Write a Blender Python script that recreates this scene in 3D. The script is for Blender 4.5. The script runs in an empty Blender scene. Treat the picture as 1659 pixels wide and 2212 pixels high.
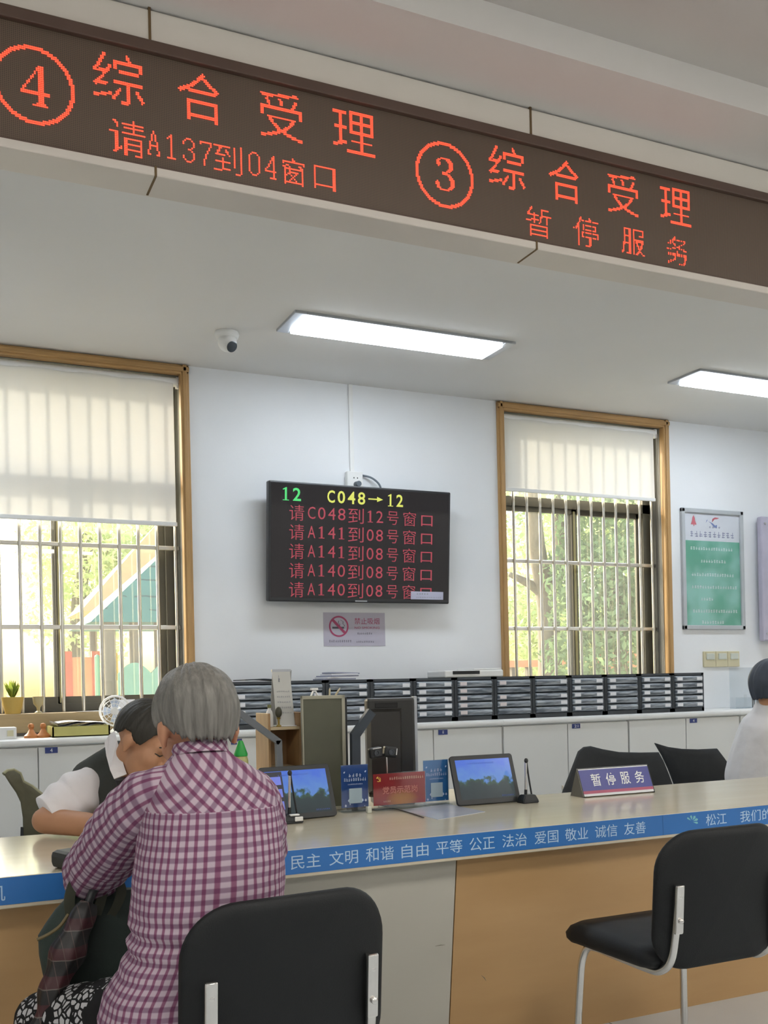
import bpy, bmesh, math, random
import numpy as np
from mathutils import Vector, Matrix, noise

S = bpy.context.scene
COL = S.collection
PI = math.pi
R = math.radians

# ------------------------------------------------------------------ camera
FPX, CX, CY, ROLL, YAW, H = 2160.0, 830.0, 1475.0, .022, R(24.8), 1.22
_cr, _sr, _cy, _sy = math.cos(ROLL), math.sin(ROLL), math.cos(YAW), math.sin(YAW)
_right, _up, _fwd = Vector((_cy, -_sy, 0)), Vector((0, 0, 1)), Vector((_sy, _cy, 0))
cd = bpy.data.cameras.new('camera')
cam = bpy.data.objects.new('camera', cd)
COL.objects.link(cam)
cd.sensor_fit = 'VERTICAL'
cd.sensor_height = 36.0
cd.lens = 36.0 * FPX / 2212.0
cd.shift_x = -.0002
cd.shift_y = (CY - 1106.0) / 2212.0
cd.clip_start = .05
cd.clip_end = 300
_X, _Y, _Z = _right * _cr - _up * _sr, _right * _sr + _up * _cr, -_fwd
cam.matrix_world = Matrix(((_X.x, _Y.x, _Z.x, 0), (_X.y, _Y.y, _Z.y, 0), (_X.z, _Y.z, _Z.z, H), (0, 0, 0, 1)))
S.camera = cam

# ------------------------------------------------------------------ light
S.view_settings.view_transform = 'Standard'
S.view_settings.look = 'None'
S.view_settings.gamma = 1
S.view_settings.use_curve_mapping = False
S.view_settings.exposure = 0.62
SKY = .5
LAMP_OFFICE, LAMP_HALL, SUN = 13.0, 11.0, 4.0
SUN_DIR = Vector((.36, -.66, -.45))          # the way the sunlight travels
W = bpy.data.worlds.new('sky')
S.world = W
W.use_nodes = True
nt = W.node_tree
bg = nt.nodes['Background']
sk = nt.nodes.new('ShaderNodeTexSky')
sk.sky_type = 'NISHITA'
sk.sun_disc = False
sk.sun_elevation = R(35)
sk.sun_rotation = R(-30)
sk.air_density = 1.6
sk.dust_density = 4
nt.links.new(sk.outputs[0], bg.inputs[0])
bg.inputs[1].default_value = SKY
sl = bpy.data.lights.new('sun', 'SUN')
sl.energy = SUN
sl.angle = R(5)
sl.color = (1, .93, .80)
so = bpy.data.objects.new('sun', sl)
COL.objects.link(so)
so.rotation_euler = SUN_DIR.to_track_quat('-Z', 'Y').to_euler()
so.location = (-6, 16, 12)


# ------------------------------------------------------------------ helpers: pixels of the photograph to places in the room
def ray(px, py):
    u, v = px - CX, py - CY
    a, b = u * _cr - v * _sr, u * _sr + v * _cr
    return Vector((_sy * FPX + _cy * a, _cy * FPX - _sy * a, -b)) / FPX


def P(px, py, y):
    d = ray(px, py)
    return Vector((0, 0, H)) + d * (y / d.y)


def PZ(px, py, z):
    d = ray(px, py)
    return Vector((0, 0, H)) + d * ((z - H) / d.z)


# ------------------------------------------------------------------ helpers: materials
def hx(s):
    c = [int(s[i:i + 2], 16) / 255 for i in (0, 2, 4)]
    return tuple(x / 12.92 if x <= .04045 else ((x + .055) / 1.055) ** 2.4 for x in c)


MATS = {}


def mat(name, col, rough=.5, metal=0, var=.06, scale=8, bump=0, bscale=60, stretch=(1, 1, 1), emit=None, es=0, spec=.5, trans=0, alpha=1, coat=0):
    if name in MATS:
        return MATS[name]
    if isinstance(col, str):
        col = hx(col)
    m = bpy.data.materials.new(name)
    m.use_nodes = True
    t = m.node_tree
    b = t.nodes['Principled BSDF']
    b.inputs['Roughness'].default_value = rough
    b.inputs['Metallic'].default_value = metal
    b.inputs['Specular IOR Level'].default_value = spec
    b.inputs['Transmission Weight'].default_value = trans
    b.inputs['Alpha'].default_value = alpha
    b.inputs['Coat Weight'].default_value = coat
    tc = t.nodes.new('ShaderNodeTexCoord')
    mp = t.nodes.new('ShaderNodeMapping')
    mp.inputs['Scale'].default_value = stretch
    t.links.new(tc.outputs['Object'], mp.inputs[0])
    n = t.nodes.new('ShaderNodeTexNoise')
    n.inputs['Scale'].default_value = scale
    n.inputs['Detail'].default_value = 4
    t.links.new(mp.outputs[0], n.inputs['Vector'])
    r = t.nodes.new('ShaderNodeValToRGB')
    r.color_ramp.elements[0].position = .3
    r.color_ramp.elements[1].position = .7
    r.color_ramp.elements[0].color = [max(0, c * (1 - var)) for c in col] + [1]
    r.color_ramp.elements[1].color = [min(1, c * (1 + var)) for c in col] + [1]
    t.links.new(n.outputs[0], r.inputs[0])
    t.links.new(r.outputs[0], b.inputs['Base Color'])
    if bump:
        n2 = t.nodes.new('ShaderNodeTexNoise')
        n2.inputs['Scale'].default_value = bscale
        n2.inputs['Detail'].default_value = 3
        t.links.new(mp.outputs[0], n2.inputs['Vector'])
        bp = t.nodes.new('ShaderNodeBump')
        bp.inputs['Strength'].default_value = bump
        bp.inputs['Distance'].default_value = .01
        t.links.new(n2.outputs[0], bp.inputs['Height'])
        t.links.new(bp.outputs[0], b.inputs['Normal'])
    if emit is not None:
        b.inputs['Emission Color'].default_value = (list(emit) + [1])[:4]
        b.inputs['Emission Strength'].default_value = es
    MATS[name] = m
    return m


def glass_mat(name, tint=(1, 1, 1), gloss=.06, rough=.02, dust=0):
    """A thin pane: mostly clear, a faint reflection."""
    if name in MATS:
        return MATS[name]
    m = bpy.data.materials.new(name)
    m.use_nodes = True
    t = m.node_tree
    t.nodes.remove(t.nodes['Principled BSDF'])
    tr = t.nodes.new('ShaderNodeBsdfTransparent')
    tr.inputs[0].default_value = list(tint) + [1]
    gl = t.nodes.new('ShaderNodeBsdfGlossy')
    gl.inputs['Roughness'].default_value = rough
    mx = t.nodes.new('ShaderNodeMixShader')
    mx.inputs[0].default_value = gloss
    if dust:                                # a film of dust that scatters the daylight
        tl = t.nodes.new('ShaderNodeBsdfTranslucent')
        tl.inputs[0].default_value = (.8, .82, .78, 1)
        m0 = t.nodes.new('ShaderNodeMixShader')
        m0.inputs[0].default_value = dust
        t.links.new(tr.outputs[0], m0.inputs[1])
        t.links.new(tl.outputs[0], m0.inputs[2])
        t.links.new(m0.outputs[0], mx.inputs[1])
    else:
        t.links.new(tr.outputs[0], mx.inputs[1])
    t.links.new(gl.outputs[0], mx.inputs[2])
    t.links.new(mx.outputs[0], t.nodes['Material Output'].inputs[0])
    MATS[name] = m
    return m


def transl_mat(name, col, tcol, mix=.5, noise_scale=0, rough=1):
    """Cloth or leaf that lets light through."""
    if name in MATS:
        return MATS[name]
    m = bpy.data.materials.new(name)
    m.use_nodes = True
    t = m.node_tree
    b = t.nodes['Principled BSDF']
    b.inputs['Base Color'].default_value = list(col) + [1]
    b.inputs['Roughness'].default_value = rough
    b.inputs['Specular IOR Level'].default_value = .2
    tl = t.nodes.new('ShaderNodeBsdfTranslucent')
    tl.inputs[0].default_value = list(tcol) + [1]
    mx = t.nodes.new('ShaderNodeMixShader')
    mx.inputs[0].default_value = mix
    t.links.new(b.outputs[0], mx.inputs[1])
    t.links.new(tl.outputs[0], mx.inputs[2])
    t.links.new(mx.outputs[0], t.nodes['Material Output'].inputs[0])
    if noise_scale:
        tc = t.nodes.new('ShaderNodeTexCoord')
        n = t.nodes.new('ShaderNodeTexNoise')
        n.inputs['Scale'].default_value = noise_scale
        t.links.new(tc.outputs['Object'], n.inputs['Vector'])
        r = t.nodes.new('ShaderNodeValToRGB')
        r.color_ramp.elements[0].position = .35
        r.color_ramp.elements[1].position = .65
        r.color_ramp.elements[0].color = [c * .6 for c in col] + [1]
        r.color_ramp.elements[1].color = [min(1, c * 1.4) for c in col] + [1]
        t.links.new(n.outputs[0], r.inputs[0])
        t.links.new(r.outputs[0], b.inputs['Base Color'])
    MATS[name] = m
    return m


class N:
    """Tiny node-graph helper."""
    def __init__(s, name):
        s.m = bpy.data.materials.new(name)
        s.m.use_nodes = True
        s.t = s.m.node_tree
        s.b = s.t.nodes['Principled BSDF']
        MATS[name] = s.m

    def node(s, typ, **kw):
        n = s.t.nodes.new(typ)
        for k, v in kw.items():
            setattr(n, k, v)
        return n

    def link(s, a, b):
        s.t.links.new(a, b)

    def math(s, op, a, b=None, c=None):
        n = s.node('ShaderNodeMath', operation=op)
        for i, v in enumerate((a, b, c)):
            if v is None:
                continue
            if isinstance(v, (int, float)):
                n.inputs[i].default_value = v
            else:
                s.link(v, n.inputs[i])
        return n.outputs[0]

    def mix(s, f, a, b):
        n = s.node('ShaderNodeMix', data_type='RGBA')
        if isinstance(f, (int, float)):
            n.inputs[0].default_value = f
        else:
            s.link(f, n.inputs[0])
        for i, v in ((6, a), (7, b)):
            if isinstance(v, (tuple, list)):
                n.inputs[i].default_value = list(v)[:3] + [1]
            else:
                s.link(v, n.inputs[i])
        return n.outputs[2]

    def xyz(s, out='Object'):
        tc = s.node('ShaderNodeTexCoord')
        sp = s.node('ShaderNodeSeparateXYZ')
        s.link(tc.outputs[out], sp.inputs[0])
        s.co = tc.outputs[out]
        return sp.outputs

    def noise(s, scale, detail=3, vec=None):
        n = s.node('ShaderNodeTexNoise')
        n.inputs['Scale'].default_value = scale
        n.inputs['Detail'].default_value = detail
        s.link(vec or s.co, n.inputs['Vector'])
        return n.outputs[0]

    def bump(s, h, strength=.3, dist=.01):
        bp = s.node('ShaderNodeBump')
        bp.inputs['Strength'].default_value = strength
        bp.inputs['Distance'].default_value = dist
        s.link(h, bp.inputs['Height'])
        s.link(bp.outputs[0], s.b.inputs['Normal'])

    def color(s, c, rough=.6, spec=.5):
        if isinstance(c, (tuple, list)):
            s.b.inputs['Base Color'].default_value = list(c)[:3] + [1]
        else:
            s.link(c, s.b.inputs['Base Color'])
        s.b.inputs['Roughness'].default_value = rough
        s.b.inputs['Specular IOR Level'].default_value = spec
        return s.m


# ------------------------------------------------------------------ helpers: objects
def tag(o, label=None, cat=None, group=None, kind=None):
    if label: o['label'] = label
    if cat: o['category'] = cat
    if group: o['group'] = group
    if kind: o['kind'] = kind
    return o


def thing(name, label, cat, loc=(0, 0, 0), rz=0, group=None, kind=None):
    o = bpy.data.objects.new(name, None)
    o.empty_display_size = .05
    o.location = loc
    o.rotation_euler = (0, 0, rz)
    COL.objects.link(o)
    o.matrix_basis = Matrix.Translation(Vector(loc)) @ Matrix.Rotation(rz, 4, 'Z')
    return tag(o, label, cat, group, kind)


def world_of(o):
    m = o.matrix_basis.copy()
    while o.parent:
        o = o.parent
        m = o.matrix_basis @ m
    return m


def obj(name, bm, material, parent=None, smooth=False, world=False, auto=True):
    me = bpy.data.meshes.new(name)
    if world and parent:
        bmesh.ops.transform(bm, matrix=world_of(parent).inverted(), verts=bm.verts)
    if auto:
        bmesh.ops.recalc_face_normals(bm, faces=bm.faces)
    if smooth:
        for f in bm.faces:
            f.smooth = True
    bm.to_mesh(me)
    bm.free()
    for m in (material if isinstance(material, (list, tuple)) else [material]):
        me.materials.append(m)
    if smooth and smooth != 'all':
        try:
            me.set_sharp_from_angle(angle=R(40))
        except Exception:
            pass
    o = bpy.data.objects.new(name, me)
    COL.objects.link(o)
    if parent:
        o.parent = parent
    return o


def struct(name, bm, m, label, parent=None, world=False, smooth=False):
    o = obj(name, bm, m, parent, world=world, smooth=smooth)
    if parent is None:
        tag(o, label, name.split('_')[0], kind='structure')
    return o


def copy_tree(o, parent=None):
    c = o.copy()
    COL.objects.link(c)
    if parent:
        c.parent = parent
    for ch in list(o.children):
        copy_tree(ch, c)
    return c


def BM():
    return bmesh.new()


def merge(bm, tmp, M=None):
    if M is not None:
        bmesh.ops.transform(tmp, matrix=M, verts=tmp.verts)
    me = bpy.data.meshes.new('tmp')
    tmp.to_mesh(me)
    tmp.free()
    bm.from_mesh(me)
    bpy.data.meshes.remove(me)


def box(bm, c, s, bev=0, M=None, seg=2):
    t = BM()
    bmesh.ops.create_cube(t, size=1)
    bmesh.ops.transform(t, matrix=Matrix.Diagonal((s[0], s[1], s[2], 1)), verts=t.verts)
    if bev:
        bmesh.ops.bevel(t, geom=list(t.edges), offset=bev, segments=seg, affect='EDGES', profile=.5)
    MM = Matrix.Translation(Vector(c))
    if M is not None:
        MM = M @ MM
    merge(bm, t, MM)
    return bm


def box2(bm, a, b, bev=0, M=None):
    c = [(a[i] + b[i]) / 2 for i in range(3)]
    return box(bm, c, [abs(b[i] - a[i]) for i in range(3)], bev, M)


def loft(bm, rings, cap=True, uv=None, closed=True):
    vs = [[bm.verts.new(p) for p in r] for r in rings]
    n = len(rings[0])
    lay = bm.loops.layers.uv.verify() if uv else None
    for i in range(len(vs) - 1):
        for j in range(n if closed else n - 1):
            k = (j + 1) % n
            f = bm.faces.new((vs[i][j], vs[i][k], vs[i + 1][k], vs[i + 1][j]))
            if uv:
                jj = j + 1
                for l, (ii, q) in zip(f.loops, ((i, j), (i, jj), (i + 1, jj), (i + 1, j))):
                    l[lay].uv = uv(ii, q)
    if cap and closed:
        bm.faces.new(list(reversed(vs[0])))
        bm.faces.new(vs[-1])
    return vs


def frames(path):
    """Parallel-transport frames along a list of Vectors."""
    T = []
    for i in range(len(path)):
        a = path[max(0, i - 1)]
        b = path[min(len(path) - 1, i + 1)]
        T.append((b - a).normalized())
    n = T[0].orthogonal().normalized()
    out = []
    for t in T:
        n = (n - t * n.dot(t)).normalized()
        out.append((t, n, t.cross(n)))
    return out


def tube(bm, path, r, seg=10, cap=True):
    path = [Vector(p) for p in path]
    rs = r if isinstance(r, (list, tuple)) else [r] * len(path)
    rings = []
    for p, (t, n, b), rr in zip(path, frames(path), rs):
        rings.append([p + (n * math.cos(2 * PI * k / seg) + b * math.sin(2 * PI * k / seg)) * rr for k in range(seg)])
    loft(bm, rings, cap)
    return bm


def smooth_path(pts, n=6):
    pts = [Vector(p) for p in pts]
    out = []
    for i in range(len(pts) - 1):
        p0, p1, p2, p3 = pts[max(0, i - 1)], pts[i], pts[i + 1], pts[min(len(pts) - 1, i + 2)]
        for k in range(n):
            t = k / n
            out.append(.5 * ((2 * p1) + (p2 - p0) * t + (2 * p0 - 5 * p1 + 4 * p2 - p3) * t * t + (3 * p1 - p0 - 3 * p2 + p3) * t ** 3))
    out.append(pts[-1])
    return out


def lathe(bm, prof, seg=24, M=None):
    """prof: list of (radius, z)."""
    t = BM()
    rings = [[Vector((max(r, 1e-4) * math.cos(2 * PI * k / seg), max(r, 1e-4) * math.sin(2 * PI * k / seg), z)) for k in range(seg)] for r, z in prof]
    loft(t, rings, True)
    merge(bm, t, M)
    return bm


def prism(bm, poly, d, M=None, bev=0):
    """poly: (x, y) outline in the local XY plane, thickness d along +Z."""
    t = BM()
    f = t.faces.new([t.verts.new((x, y, 0)) for x, y in poly])
    e = bmesh.ops.extrude_face_region(t, geom=[f])
    bmesh.ops.translate(t, vec=(0, 0, d), verts=[v for v in e['geom'] if isinstance(v, bmesh.types.BMVert)])
    if bev:
        bmesh.ops.bevel(t, geom=list(t.edges), offset=bev, segments=2, affect='EDGES', profile=.5)
    merge(bm, t, M)
    return bm


def face_hall(x, y, z, ry=0, tilt=0):
    """Local XY plane turned to face the hall (-y): local X right, local Y up, local Z towards the viewer."""
    return Matrix.Translation((x, y, z)) @ Matrix.Rotation(ry, 4, 'Z') @ Matrix.Rotation(R(90) + tilt, 4, 'X')


def rect(bm, M, x0, y0, x1, y1, z=0):
    vs = [bm.verts.new(M @ Vector(p)) for p in ((x0, y0, z), (x1, y0, z), (x1, y1, z), (x0, y1, z))]
    bm.faces.new(vs)


def poly(bm, M, pts, z=0):
    bm.faces.new([bm.verts.new(M @ Vector((x, y, z))) for x, y in pts])


def rr_outline(w, h, r, n=6):
    """Rounded rectangle; r is one radius or four (bl, br, tr, tl)."""
    r = r if isinstance(r, (list, tuple)) else (r,) * 4
    out = []
    for (sx, sy, a0), rr in zip(((-1, -1, 180), (1, -1, 270), (1, 1, 0), (-1, 1, 90)), r):
        for k in range(n + 1):
            a = R(a0 + 90 * k / n)
            out.append((sx * (w / 2 - rr) + rr * math.cos(a), sy * (h / 2 - rr) + rr * math.sin(a)))
    return out


# ------------------------------------------------------------------ helpers: lettering from Blender's own built-in font
_T = {}


def glyph(s, weight=0.0):
    k = (s, weight)
    if k not in _T:
        cu = bpy.data.curves.new('lettering', 'FONT')
        cu.body = s
        cu.resolution_u = 3
        cu.offset = weight
        o = bpy.data.objects.new('lettering', cu)
        COL.objects.link(o)
        dg = bpy.context.evaluated_depsgraph_get()
        dg.update()
        me = bpy.data.meshes.new_from_object(o.evaluated_get(dg))
        v = np.array([tuple(x.co)[:2] for x in me.vertices])
        f = [tuple(p.vertices) for p in me.polygons]
        bpy.data.objects.remove(o)
        bpy.data.curves.remove(cu)
        bpy.data.meshes.remove(me)
        _T[k] = (v, f)
    return _T[k]


def text(bm, s, M, cx, cy, w=None, h=None, z=.0006, weight=0.0):
    """Text with its outline box centred at (cx, cy) in M's XY plane and fitted to w and/or h."""
    v, f = glyph(s, weight)
    lo, hi = v.min(0), v.max(0)
    sx = w / (hi[0] - lo[0]) if w else None
    sy = h / (hi[1] - lo[1]) if h else None
    sx = sx or sy
    sy = sy or sx
    q = (v - (lo + hi) / 2) * (sx, sy) + (cx, cy)
    vs = [bm.verts.new(M @ Vector((a, b, z))) for a, b in q]
    for p in f:
        try:
            bm.faces.new([vs[i] for i in p])
        except ValueError:
            pass


def scribble(bm, M, cx, cy, w, h, n, rng, z=.0006):
    """A line of print too small to read in the photograph: n little clusters of strokes."""
    cw = w / n
    for i in range(n):
        x = cx - w / 2 + (i + .5) * cw
        a = cw * .38
        for k in range(rng.choice((2, 3))):
            yy = cy - h / 2 + h * (k + .5) / 3 + rng.uniform(-.05, .05) * h
            rect(bm, M, x - a * rng.uniform(.6, 1), yy - h * .07, x + a * rng.uniform(.6, 1), yy + h * .07, z)
        xx = x + rng.uniform(-.4, .4) * a
        rect(bm, M, xx - cw * .06, cy - h / 2, xx + cw * .06, cy + h / 2, z)


def raster(s, n, weight=0.0):
    """The glyph as an n x n dot pattern (rows from the top)."""
    v, f = glyph(s, weight)
    lo, hi = v.min(0), v.max(0)
    sz = max(hi - lo)
    c = (lo + hi) / 2
    g = np.zeros((n, n), bool)
    xs = c[0] + ((np.arange(n) + .5) / n - .5) * sz
    ys = c[1] - ((np.arange(n) + .5) / n - .5) * sz
    X, Yy = np.meshgrid(xs, ys)
    for p in f:
        for i in range(1, len(p) - 1):
            a, b, d = v[p[0]], v[p[i]], v[p[i + 1]]
            e1 = (b[0] - a[0]) * (Yy - a[1]) - (b[1] - a[1]) * (X - a[0])
            e2 = (d[0] - b[0]) * (Yy - b[1]) - (d[1] - b[1]) * (X - b[0])
            e3 = (a[0] - d[0]) * (Yy - d[1]) - (a[1] - d[1]) * (X - d[0])
            g |= ((e1 >= 0) & (e2 >= 0) & (e3 >= 0)) | ((e1 <= 0) & (e2 <= 0) & (e3 <= 0))
    return g


# ------------------------------------------------------------------ helpers: living forms
def cap_mesh(bm, p, q, r0, r1, seg=12):
    p, q = Vector(p), Vector(q)
    d = q - p
    L = d.length
    if L < 1e-6:
        d = Vector((0, 0, 1))
    t = d.normalized()
    n = t.orthogonal().normalized()
    b = t.cross(n)
    rings = []
    for k in range(1, 5):
        a = PI / 2 * k / 5
        rings.append((p - t * r0 * math.cos(a), r0 * math.sin(a)))
    rings += [(p, r0), (q, r1)]
    for k in range(4, 0, -1):
        a = PI / 2 * k / 5
        rings.append((q + t * r1 * math.cos(a), r1 * math.sin(a)))
    loft(bm, [[c + (n * math.cos(2 * PI * k / seg) + b * math.sin(2 * PI * k / seg)) * rr for k in range(seg)] for c, rr in rings])


def ell_mesh(bm, c, r, M=None):
    t = BM()
    bmesh.ops.create_uvsphere(t, u_segments=20, v_segments=14, radius=1)
    bmesh.ops.transform(t, matrix=Matrix.Translation(Vector(c)) @ Matrix.Diagonal((r[0], r[1], r[2], 1)), verts=t.verts)
    merge(bm, t, M)


def blob(name, prims, material, parent, voxel=.007, smooth=4, disp=0, dscale=18, post=None):
    """One continuous surface grown from capsules ('c') and ellipsoids ('e')."""
    bm = BM()
    for p in prims:
        if p[0] == 'c':
            M = p[5] if len(p) > 5 else None
            a, b = Vector(p[1]), Vector(p[2])
            if M is not None:
                a, b = M @ a, M @ b
            cap_mesh(bm, a, b, p[3], p[4])
        else:
            ell_mesh(bm, p[1], p[2], p[3] if len(p) > 3 else None)
    bmesh.ops.recalc_face_normals(bm, faces=bm.faces)
    me = bpy.data.meshes.new('tmp')
    bm.to_mesh(me)
    bm.free()
    o = bpy.data.objects.new('tmp', me)
    COL.objects.link(o)
    m = o.modifiers.new('r', 'REMESH')
    m.mode = 'VOXEL'
    m.voxel_size = voxel
    m2 = o.modifiers.new('s', 'SMOOTH')
    m2.iterations = smooth
    m2.factor = .5
    dg = bpy.context.evaluated_depsgraph_get()
    dg.update()
    me2 = bpy.data.meshes.new_from_object(o.evaluated_get(dg))
    bpy.data.objects.remove(o)
    bpy.data.meshes.remove(me)
    bm = BM()
    bm.from_mesh(me2)
    bpy.data.meshes.remove(me2)
    bm.normal_update()
    if disp:
        for v in bm.verts:
            v.co += v.normal * disp * (noise.noise(v.co * dscale) + .5 * noise.noise(v.co * dscale * 2.3))
    if post:
        post(bm)
    return obj(name, bm, material, parent, smooth='all', world=True, auto=False)


def head_prims(M, ears=True, nose=1.0):
    e, c = 'e', 'c'
    L = [(e, (0, .012, .030), (.074, .094, .084), M), (e, (0, -.030, -.045), (.058, .060, .074), M),
         (e, (0, -.070, -.098), (.026, .024, .020), M), (e, (.03, -.052, -.028), (.032, .034, .034), M), (e, (-.03, -.052, -.028), (.032, .034, .034), M),
         (c, (-.036, -.079, .016), (.036, -.079, .016), .013, .013, M),
         (c, (0, -.090, .004), (0, -.112, -.034), .008, .012 * nose, M), (c, (.010, -.098, -.040), (-.010, -.098, -.040), .009, .009, M),
         (c, (-.020, -.088, -.070), (.020, -.088, -.070), .008, .008, M), (c, (-.017, -.086, -.080), (.017, -.086, -.080), .008, .008, M)]
    if ears:
        for s in (-1, 1):
            L += [(e, (s * .077, .010, -.010), (.010, .020, .026), M), (e, (s * .076, .004, -.034), (.008, .011, .013), M)]
    return L


def hand_prims(wrist, tip_dir, palm_n, side=1, s=1.0, curl=.5):
    """Palm, four unequal bent fingers and a thumb leaving the side of the palm."""
    w = Vector(wrist)
    d = Vector(tip_dir).normalized()
    n = Vector(palm_n).normalized()
    n = (n - d * n.dot(d)).normalized()
    a = d.cross(n) * side
    L = [('c', w, w + d * .03 * s, .026 * s, .030 * s)]
    for k in (-1, -.33, .33, 1):
        L.append(('c', w + d * .03 * s + a * k * .022 * s, w + d * .085 * s + a * k * .030 * s, .013 * s, .011 * s))
    for k, ln in ((-1, .92), (-.33, 1.08), (.33, 1.0), (1, .78)):
        p0 = w + d * .088 * s + a * k * .030 * s
        p1 = p0 + (d * math.cos(curl * .6) - n * math.sin(curl * .6)) * .036 * s * ln
        p2 = p1 + (d * math.cos(curl * 1.5) - n * math.sin(curl * 1.5)) * .026 * s * ln
        p3 = p2 + (d * math.cos(curl * 2.1) - n * math.sin(curl * 2.1)) * .018 * s * ln
        L += [('c', p0, p1, .0098 * s, .009 * s), ('c', p1, p2, .009 * s, .0083 * s), ('c', p2, p3, .0083 * s, .007 * s)]
    q0 = w + d * .030 * s - a * .026 * s
    q1 = q0 + d * .034 * s - a * .024 * s - n * .010 * s
    q2 = q1 + d * .030 * s - a * .006 * s - n * .008 * s
    L += [('c', q0, q1, .013 * s, .011 * s), ('c', q1, q2, .0105 * s, .008 * s)]
    return L


def hair_cap(name, M, rad, lim, material, parent, centre=(0, .012, .03), ridge=.003, nr=90, tuft=.004, inner=.82, seed=0, taper=.10):
    """A cap of hair combed down from the crown; lim(azimuth) is the polar angle where it ends."""
    rows, cols = 30, nr * 2

    def strand(az, p):
        if p <= PI / 2:
            return Vector((math.sin(az) * math.sin(p), -math.cos(az) * math.sin(p), math.cos(p)))
        t = (p - PI / 2) / (PI / 4)
        q = 1 - taper * t ** 1.7
        return Vector((math.sin(az) * q, -math.cos(az) * q, -.075 * t / rad[2]))
    rng = random.Random(seed)
    ph = [rng.uniform(0, 6.28) for _ in range(8)]
    bm = BM()
    rings = []
    for i in range(rows + 1):
        ring = []
        for j in range(cols):
            az = 2 * PI * j / cols
            L = lim(az) * (1 + tuft * 6 * math.sin(az * 23 + ph[0]) * .2 + tuft * 4 * math.sin(az * 57 + ph[1]) * .2)
            p = max(.02, L * i / rows)
            d = strand(az, p)
            k = i / rows
            ca, sa = math.cos(az), math.sin(az)
            rd = ridge * k ** .5 * (1.6 * noise.noise(Vector((ca * 9, sa * 9, k * 1.6 + seed))) + 1.3 * noise.noise(Vector((ca * 24, sa * 24, k * 1.2 + seed))) + 1.2 * noise.noise(Vector((ca * 3, sa * 3, k * 2.5 + seed))))
            sc = 1 + rd / .09
            ring.append(M @ Vector((centre[0] + d.x * rad[0] * sc, centre[1] + d.y * rad[1] * sc, centre[2] + d.z * rad[2] * sc)))
        rings.append(ring)
    last = []
    for j in range(cols):
        az = 2 * PI * j / cols
        p = lim(az) * .97
        d = strand(az, p)
        last.append(M @ Vector((centre[0] + d.x * rad[0] * inner, centre[1] + d.y * rad[1] * inner, centre[2] + d.z * rad[2] * inner)))
    rings.append(last)
    loft(bm, rings, True)
    return obj(name, bm, material, parent, smooth='all', world=True)


# ------------------------------------------------------------------ materials
m_wall = mat('wall_paint', (.80, .815, .83), .75, var=.015, scale=3, bump=.03, bscale=180)
m_ceil = mat('ceiling_paint', (.74, .73, .71), .85, var=.015, scale=2)
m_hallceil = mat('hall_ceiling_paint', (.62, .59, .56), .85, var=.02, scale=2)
m_band = mat('bulkhead_paint', (.76, .74, .71), .8, var=.015, scale=2)
m_alu = mat('cream_panel', (.74, .70, .63), .45, var=.02, scale=2)
m_lip = mat('sign_lip', (.66, .61, .55), .4, var=.03, scale=4)
m_bronze = mat('bronze_frame', hx('5a473d'), .45, var=.06)
m_joint = mat('joint_line', hx('6b5638'), .8)
m_wood = mat('casing_wood', hx('b58f5c'), .45, var=.14, scale=5, stretch=(9, 9, .7), bump=.05)
m_woodh = mat('casing_wood_lying', hx('b58f5c'), .45, var=.14, scale=5, stretch=(.7, 9, 9), bump=.05)
m_jamb = mat('jamb_grey', hx('6e6c66'), .6)
m_sash = mat('sash_brown', hx('57544a'), .45, var=.08)
m_sash2 = mat('sash_olive', hx('8d8762'), .45, var=.08)
m_steel = mat('stainless', (.70, .68, .62), .28, metal=1, var=.04)
m_chrome = mat('chrome', (.72, .71, .69), .22, metal=1, var=.03)
m_glass = glass_mat('window_glass', (.97, .985, .975), .05, dust=.022)
m_clear = glass_mat('clear_plastic', (.90, .93, .95), .12, .08)
m_tan = None
m_black = mat('black_plastic', hx('232628'), .45, var=.1)
m_white = mat('white_plastic', (.80, .80, .78), .4, var=.02)
m_cab = mat('cabinet_enamel', (.70, .71, .695), .38, var=.015, scale=3)
m_cabtop = mat('cabinet_top', (.78, .79, .78), .3, var=.015)
m_dark = mat('shadow_gap', hx('2c2c2c'), .9)
m_paper = mat('paper', (.82, .83, .86), .8, var=.03)
m_print = mat('print_grey', hx('8a8f9a'), .8)
m_navy = mat('label_navy', hx('2f3f7d'), .5)
m_whiteink = mat('white_ink', (.86, .88, .90), .7, var=.02)

g = N('floor_tile')
o3 = g.xyz()
fx = g.math('FRACT', g.math('DIVIDE', g.math('ADD', o3[0], .22), .8))
fy = g.math('FRACT', g.math('DIVIDE', g.math('ADD', o3[1], .18), .8))
ln = g.math('MAXIMUM', g.math('LESS_THAN', fx, .006), g.math('LESS_THAN', fy, .006))
base = g.mix(g.noise(2.5), hx('b4b8ba'), hx('c6cacb'))
m_floor = g.color(g.mix(ln, base, hx('6a6a66')), .22, .5)

g = N('maple_laminate')
o3 = g.xyz()
mp = g.node('ShaderNodeMapping')
mp.inputs['Scale'].default_value = (1.0, 1.0, 5.0)
g.link(g.co, mp.inputs[0])
n1 = g.noise(2.2, 5, mp.outputs[0])
n2 = g.noise(1.3, 2)
c = g.mix(n1, hx('a8855a'), hx('c4a274'))
m_tan = g.color(g.mix(g.math('MULTIPLY', n2, .5), c, hx('b08a58')), .42)
m_greypanel = mat('pale_panel', hx('b4b1a6'), .5, var=.03, scale=3)

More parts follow.
